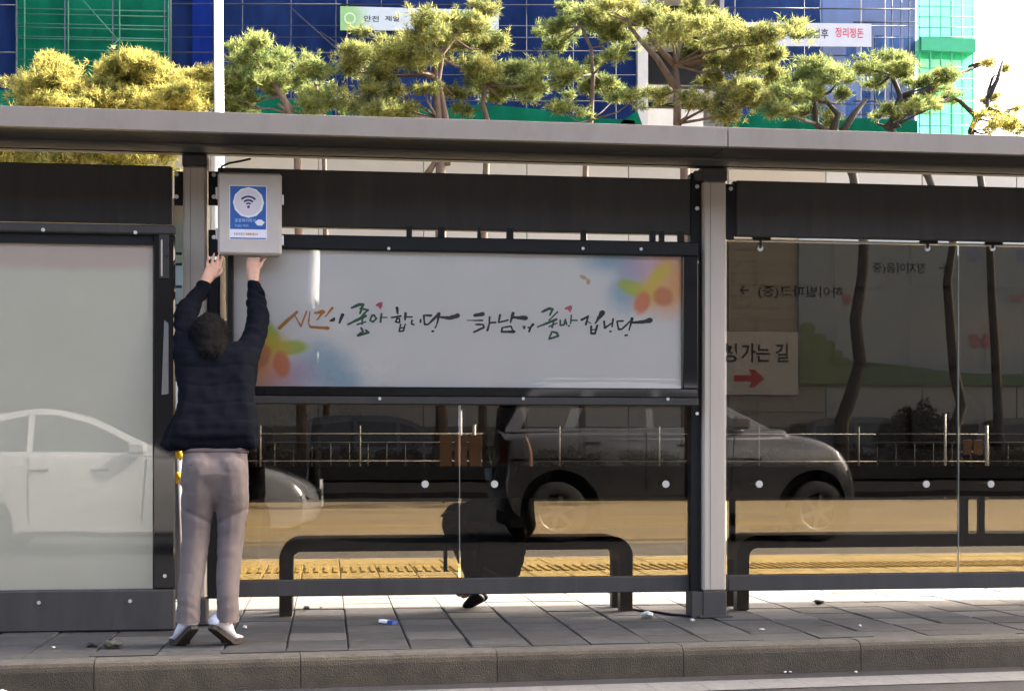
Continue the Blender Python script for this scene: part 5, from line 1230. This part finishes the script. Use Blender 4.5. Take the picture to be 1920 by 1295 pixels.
def jdisp(c, n):
    s_ = c.z * 1.0 + .012 * math.sin(c.x * 17) + .02 * MN.noise(c * 5)
    q = abs(math.sin(s_ * PI / .092))
    return -.004 * (1 - q) ** 5 + .009 * MN.noise(c * 6) + .006 * MN.noise(c * 21) + (.0025 * math.sin(c.z * 70 + 6 * c.x + 9 * MN.noise(c * 7)) * max(0, min(1, (c.z - 1.35) / .2)))
fuse('jacket', bm, .0085, 3, [M_navy], man, disp=jdisp)
p = J(487, 552, 7.70); MB().box(p.x - .002, p.x + .026, p.y - .02, p.y + .02, p.z - .03, p.z + .02, 0, .006).build('cuff_tab', M_navy, man)
# trousers
bm = bmesh.new()
hull(bm, ringpts(362, 446, 846, 7.29, .035, .050) + ringpts(364, 442, 905, 7.26, .030, .068))
hull(bm, [(J(375, 880, 7.23), .085), (J(372, 925, 7.24), .085), (J(368, 960, 7.26), .080)]); hull(bm, [(J(432, 880, 7.23), .085), (J(436, 925, 7.24), .085), (J(436, 960, 7.26), .080)])
chain(bm, [(J(371, 930, 7.26), .086), (J(367, 1010, 7.25), .071), (J(360, 1080, 7.20), .065), (J(354, 1118, 7.165), .060), (J(352, 1175, 7.15), .060)])
chain(bm, [(J(435, 930, 7.26), .084), (J(433, 1010, 7.25), .067), (J(428, 1080, 7.20), .060), (J(427, 1118, 7.165), .055), (J(427, 1175, 7.15), .057)])
def tdisp(c, n):
    f = max(0, 1 - abs(c.z - .50) / .28)
    lo = max(0, 1 - (c.z - .12) / .25)
    return .003 * MN.noise(v3((c.x * 9, c.y * 9, c.z * 9))) - .0025 * (1 - min(1, abs(MN.noise(v3((c.x * 7 + c.z * 6, c.y * 6, c.z * 9 - c.x * 8)))) / .16)) ** 2 + .001 * f * math.sin(c.z * 62 + 9 * MN.noise(c * 5)) + .0018 * lo * math.sin(c.z * 80 + 14 * c.x + 8 * MN.noise(c * 6)) - .007 * math.exp(-((c.z - .600 - .42 * abs(c.x - J(403, 900, 7.25).x)) / .012) ** 2) * (1 if n.y < 0 else 0)
hull(bm, [(J(380, 890, 7.235), .088), (J(428, 890, 7.235), .088), (J(386, 925, 7.25), .07), (J(422, 925, 7.25), .07)])
fuse('trousers', bm, .0085, 2, [M_trous], man, disp=tdisp, cut_z=Zv(390, 1167, 7.10))
p0, p1 = J(350, 846, 7.22), J(458, 846, 7.22)
bm = bmesh.new(); hull(bm, [(J(361, 847, 7.255), .056, (1, 1, .32)), (J(447, 847, 7.255), .056, (1, 1, .32)), (J(361, 847, 7.325), .056, (1, 1, .32)), (J(447, 847, 7.325), .056, (1, 1, .32))])
fuse('belt', bm, .006, 1, [M_belt], man)
for (pa, pb) in ((356, 388), (414, 448)):                  # rear pocket slits
    q0, q1 = J(pa, 871, 7.167), J(pb, 869, 7.167); MB().tube([q0, (q0 + q1) / 2 + v3((0, -.004, 0)), q1], .0025, 5).build('pocket_seam', plain('seam', (.06, .045, .05)), man)
def shoe(ball, yaw, pitch, nm, sc=1.0):
    """toe towards +y turned by yaw; heel lifted by pitch about the ball of the foot"""
    St = [(-.178, .034, .072), (-.158, .041, .108), (-.11, .042, .112), (-.06, .043, .092), (0, .049, .062), (.045, .044, .046), (.08, .030, .036), (.092, .014, .024)]
    mz = Matrix.Rotation(yaw, 3, 'Z')
    def tr(x, y, z):
        p = Vector((x, y, z))
        if y < 0:
            f = min(1, -y / .04); p = Matrix.Rotation(-pitch * f, 3, 'X') @ p
        return ball + mz @ (p * sc)
    b = MB(); n = 12; vv = []
    for (y, hw, ht) in St:
        for k in range(n):
            t_ = 2 * PI * k / n; cx_, cz_ = math.cos(t_), math.sin(t_)
            vv.append(tr(hw * (abs(cx_) ** .7) * (1 if cx_ > 0 else -1) * (.80 if cz_ > .3 else 1), y, .022 + (ht - .022) * (.5 + .5 * cz_)))
    fs = [(i * n + k, i * n + (k + 1) % n, (i + 1) * n + (k + 1) % n, (i + 1) * n + k) for i in range(len(St) - 1) for k in range(n)]
    fs += [tuple(range(n)), tuple((len(St) - 1) * n + k for k in range(n))]
    b.add(vv, fs, 0, True); o = fixn(b.build('shoe', M_shoe, man))
    b = MB(); vv = []; ys = [-.18, -.16, -.12, -.08, -.04, -.015, 0, .03, .06, .085, .097]; hw_ = [.016, .027, .029, .029, .032, .038, .042, .043, .037, .024, .010]
    for y, h_ in zip(ys, hw_):
        for (sx, z) in ((-1, 0), (1, 0), (1.08, .024), (-1.08, .024)): vv.append(tr(sx * h_, y, z))
    m_ = len(ys); fs = [(i * 4 + k, i * 4 + (k + 1) % 4, (i + 1) * 4 + (k + 1) % 4, (i + 1) * 4 + k) for i in range(m_ - 1) for k in range(4)] + [(0, 1, 2, 3), tuple((m_ - 1) * 4 + k for k in range(4))]
    b.add(vv, fs); fixn(b.build('sole', M_sole, o))
shoe(Vector((a['ballL'].x + .004, a['ballL'].y - .03, .004)), R(30), R(31), 'l', .98); shoe(Vector((a['ballR'].x, a['ballR'].y - .03, .004)), R(-33), R(31), 'r', .98)

# --- person in dark clothes sitting on the far bench, turned to the left, behind the glass
bm = bmesh.new(); Yb = 8.62
B = dict(pel=J(965, 975, Yb), che=J(962, 850, Yb), shN=J(958, 800, Yb - .14), shF=J(962, 800, Yb + .14), nk=J(955, 770, Yb), hd=J(948, 728, Yb), knN=J(858, 985, Yb - .06), knF=J(850, 985, Yb + .10), anN=J(893, 1095, Yb + .02), anF=J(900, 1098, Yb + .14))
hull(bm, [(B['pel'], .12), (B['che'], .12)]); hull(bm, [(B['che'], .12), (B['shN'], .05), (B['shF'], .05)])
for s_ in 'NF':
    chain(bm, [(B['pel'] + v3((0, -.08 if s_ == 'N' else .08, 0)), .08), (B['kn' + s_], .058), (B['an' + s_], .036), (B['an' + s_] + v3((-.10, 0, -.05)), .026)])
    e = B['sh' + s_] + v3((-.03, -.03 if s_ == 'N' else .03, -.27)); h_ = J(868, 955, Yb - .08 if s_ == 'N' else Yb + .1)
    chain(bm, [(B['sh' + s_], .045), (e, .037), (h_, .026)])
    hull(bm, [(h_, .024), (h_ + v3((-.07, 0, -.01)), .018)])
    for k in range(4): chain(bm, [(h_ + v3((-.07, -.027 + .018 * k, -.008)), .009), (h_ + v3((-.11, -.028 + .019 * k, -.02)), .008), (h_ + v3((-.135 + .006 * abs(k - 1), -.028 + .019 * k, -.04)), .007)])
    chain(bm, [(h_ + v3((-.01, .03, .0)), .010), (h_ + v3((-.05, .045, -.006)), .009), (h_ + v3((-.075, .047, -.02)), .008)])
hull(bm, [(B['nk'], .05), (B['hd'], .055)]); h2 = B['hd']
hull(bm, [(h2 + v3((.015, 0, .03)), .088, (1.02, .88, 1)), (h2 + v3((-.03, 0, .02)), .078, (1, .88, 1))]); hull(bm, [(h2 + v3((-.03, 0, 0)), .07), (h2 + v3((-.06, 0, -.075)), .034)])
hull(bm, [(h2 + v3((-.10, 0, .02)), .010), (h2 + v3((-.122, 0, -.02)), .012)])
for sg in (-1, 1): hull(bm, [(h2 + v3((.0, sg * .078, .02)), .014, (1, .5, 1.4))]); hull(bm, [(h2 + v3((-.096, sg * .03, .025)), .010)])
hull(bm, [(h2 + v3((-.098, -.02, -.05)), .007), (h2 + v3((-.098, .02, -.05)), .007)])
sit = fuse('person', bm, .008, 2, [M_skin], None, label='seated person in a black coat on the bench behind the glass, turned to the left', cat='person')
bm = bmesh.new()
hull(bm, [(h2 + v3((.02, 0, .04)), .095, (1.02, .93, .98)), (h2 + v3((-.02, 0, .06)), .08), (h2 + v3((.05, 0, -.03)), .06)], 2); fuse('hair', bm, .01, 1, [M_hair], sit)
bm = bmesh.new()
hull(bm, [(J(962, 800, Yb - .15), .07), (J(962, 800, Yb + .15), .07), (J(955, 775, Yb), .08), (J(960, 890, Yb - .10), .12), (J(960, 890, Yb + .10), .12)])
hull(bm, [(J(960, 890, Yb - .08), .125), (J(960, 890, Yb + .08), .125), (J(975, 985, Yb - .1), .09), (J(975, 985, Yb + .1), .09), (J(940, 985, Yb - .1), .09)])
hull(bm, [(J(950, 965, Yb - .08), .085), (J(950, 965, Yb + .12), .085), (J(856, 962, Yb - .06), .068), (J(850, 972, Yb + .1), .068)])
hull(bm, [(J(980, 1000, Yb - .19), .03), (J(905, 1000, Yb - .19), .03), (J(972, 1078, Yb - .21), .016), (J(893, 1072, Yb - .21), .016)])
for s_, dy in (('N', -.08), ('F', .1)):
    e = B['sh' + s_] + v3((-.03, -.04 if s_ == 'N' else .04, -.27)); chain(bm, [(B['sh' + s_], .075), (e, .062), (J(880, 952, Yb + dy), .045)])
fuse('coat', bm, .012, 2, [M_blackc], sit, disp=lambda c, n: .012 * MN.noise(c * 8) + .006 * MN.noise(c * 20))
bm = bmesh.new()
for s_ in 'NF': chain(bm, [(B['kn' + s_], .075), (B['an' + s_] + v3((.0, 0, .0)), .055)])
fuse('trousers', bm, .012, 2, [M_greyc], sit, disp=lambda c, n: .008 * MN.noise(c * 12))
for s_ in 'NF':
    q = B['an' + s_]; z0 = .012; b = bmesh.new()
    hull(b, [(v3((q.x + .03, q.y + .05, z0 + .055)), .028), (v3((q.x + .0, q.y + .05, z0 + .075)), .028), (v3((q.x - .03, q.y + .06, z0 + .022)), .027), (v3((q.x - .06, q.y + .06, z0 + .014)), .020)])
    fuse('shoe', b, .007, 1, [M_black], sit)
t = thing('shoulder_bag', 'dark bag with a pale zip hanging in front of the shins of the seated person', 'bag', J(945, 1088, Yb - .25))
bm = bmesh.new(); hull(bm, [(J(912, 1050, Yb - .25), .02), (J(975, 1040, Yb - .25), .02), (J(905, 1078, Yb - .25), .022), (J(962, 1086, Yb - .25), .022)])
fuse('pouch', bm, .008, 1, [M_greyc], t)
MB().tube([J(906, 1062, Yb - .285), J(925, 1074, Yb - .287), J(945, 1084, Yb - .285)], .006, 6).build('zip', M_white, t)

# ------------------------------------------------------------------ litter and small things on the pavement
t = thing('cigarette_packet', 'crushed blue and white cigarette packet on the tiles below the banner', 'litter', (at(725, 1163, 7.9).x, 8.0, 0))
z_ = 0.0; c0 = Vector((X(726, 8.05), 8.0, .004)); 
b = MB().box(-.028, .028, -.045, .045, 0, .02, 0, .004); b.box(-.0285, .0285, -.0455, -.012, -.0005, .0205, 1)
o = b.build('carton', [M_pwhite, plain('packet_blue', (.02, .05, .25))], t); 
for q in o.data.vertices: q.co += t.location
t.rotation_euler = (R(4), R(6), R(58)); t.location = c0
def scrap(px, v, r, label, m, seed, name='paper_scrap', cat='litter', flat_=.6):
    g = np.random.default_rng(seed); k = (v - HZ); Y = F * ZC / k * cT * 1.0; Y = Y + X(px, Y) * 0
    # solve the ground point under this pixel
    dx, dy = ray(px); t_ = ZC * F / k; p = Vector((t_ * dx, t_ * dy, .002))
    bm = bmesh.new(); bmesh.ops.create_icosphere(bm, subdivisions=2, radius=r)
    for q in bm.verts: q.co *= 1 + g.uniform(-.35, .3); q.co.z *= flat_
    zmin = min(q.co.z for q in bm.verts)
    for q in bm.verts: q.co.z -= zmin
    me = bpy.data.meshes.new(name); bm.to_mesh(me); bm.free(); me.materials.append(m)
    o = bpy.data.objects.new(name, me); COL.objects.link(o); o.location = p; return setp(o, label, cat)
scrap(1214, 1158, .032, 'crumpled white paper on the tiles beside the black cable', M_white, 1)
scrap(1298, 1165, .013, 'small pale scrap on the tiles left of the pale post base', M_white, 2)
scrap(575, 1143, .020, 'small black scrap on the tiles beside the left bench leg', M_black, 3, 'black_scrap')
scrap(602, 1140, .009, 'tiny white scrap right of the black scrap by the left bench leg', M_white, 4)
scrap(1428, 1181, .016, 'pale flat scrap on the kerb right of the pale post', M_white, 5, flat_=.25)
scrap(1612, 1175, .010, 'tiny white speck at the back edge of the kerb at right', M_white, 6)
scrap(459, 1178, .014, 'white scrap on the tiles right of the heels of the man', M_white, 8)
scrap(100, 1216, .010, 'tiny pale speck at the back of the kerb below the light box', M_white, 9)
scrap(1535, 1133, .034, 'dark clump of leaves on the tiles under the right bench', M_barkd, 10, 'leaf_clump', 'leaves', .4)
t0 = scrap(212, 1214, .045, 'dark clump of dead leaves at the back edge of the kerb, left of the man', mat('dead_leaves', (.055, .055, .04), .9, .5, 40), 11, 'leaf_clump', 'leaves', .5)
scrap(172, 1213, .030, 'smaller dark clump of dead leaves left of the large clump on the kerb', M_barkd, 12, 'leaf_clump', 'leaves', .4)
for i, (px, v) in enumerate(((1427, 1261), (1472, 1262), (1482, 1262), (1605, 1262), (910, 1274), (537, 1286))):
    dx, dy = ray(px); t_ = 1.08 * F / (v - HZ)
    o = scrap(px, 1180, .008, ['pale chip in the gutter below the kerb joint right of the post', 'left of two pale chips close together in the gutter', 'right of two pale chips close together in the gutter', 'pale chip in the gutter farthest right', 'pale chip in the gutter at the picture centre', 'pale chip in the gutter farthest left'][i], M_white, 20 + i, 'stone_chip', 'stone chip')
    o.location = Vector((t_ * dx, t_ * dy, -.146))
    o['group'] = 'pale chips in the gutter'
scrap(6, 1180, .03, 'white crumpled scrap in the gutter at the bottom left corner', M_pwhite, 31).location = (X(8, 6.66), 6.62, -.146)
def gp(px, v, z=.008):
    dx, dy = ray(px); t_ = ZC * F / (v - HZ); return Vector((t_ * dx, t_ * dy, z))
setp(MB().tube([gp(1183, 1143), gp(1200, 1147), gp(1230, 1149), gp(1262, 1154), gp(1290, 1156), gp(1318, 1157), gp(1365, 1156)], .008, 7).build('ground_cable', M_black), 'black cable lying on the tiles between the bench leg and the pale post', 'cable')

# ------------------------------------------------------------------ the other side of the road, seen only as dark reflections
ob = thing('office_building', 'dark office block across the road behind the camera', 'building', (12, -36, 0))
MB().box(-70, 95, -52, -36, 0, 15, 0, .1).build('wall', mat('dark_cladding', (.016, .016, .018), .9, .1, 1, spec=.1), ob)
wm = MB().box(-1.0, 1.0, -.06, .04, -.8, .8); locs = [(x_, -35.97, z_) for x_ in range(-22, 46, 3) for z_ in (2.2, 5.2, 8.2, 11.2)]
sharepart('window', wm, mat('unlit_office_window', (.012, .013, .015), .7, .1, 1, spec=.1), ob, locs)
lamp(585, 0, -12.5 + .0, .15, 'pale lamp pole across the road, mirrored in the banner glass', 9)
lp = [o for o in bpy.data.objects if o.name.startswith('street_lamp')][-1]
lp.location = Vector((-.39, -20.4, 0)); lp.rotation_euler = (0, 0, PI)
for i, (x_, lab) in enumerate(((-.35, 'added unseen tree behind the camera, hiding the lower lamp pole from the glass'),)):
    Y_ = -18.9; kq = .72; r = thing('masking_tree', lab, 'tree', (x_, Y_, 0))  # unseen tree added to block the lower pole from the mirrored view
    MB().tube([(x_, Y_, 0), (x_ + .1, Y_, 1.8), (x_, Y_, 4.2)], [.16, .13, .06], 8).build('trunk', M_barkd, r)
    tri_mesh('crown', np.concatenate([leaves((x_ + ddx * kq, Y_, zz * kq), (rr * kq, rr * kq, rr * .8 * kq), 900, .13, 90 + i * 4 + q) for q, (ddx, zz, rr) in enumerate(((0, 4.4, 2.0), (-1.2, 3.4, 1.5), (1.3, 3.6, 1.5), (.2, 5.6, 1.3)))]), M_shrub, r)
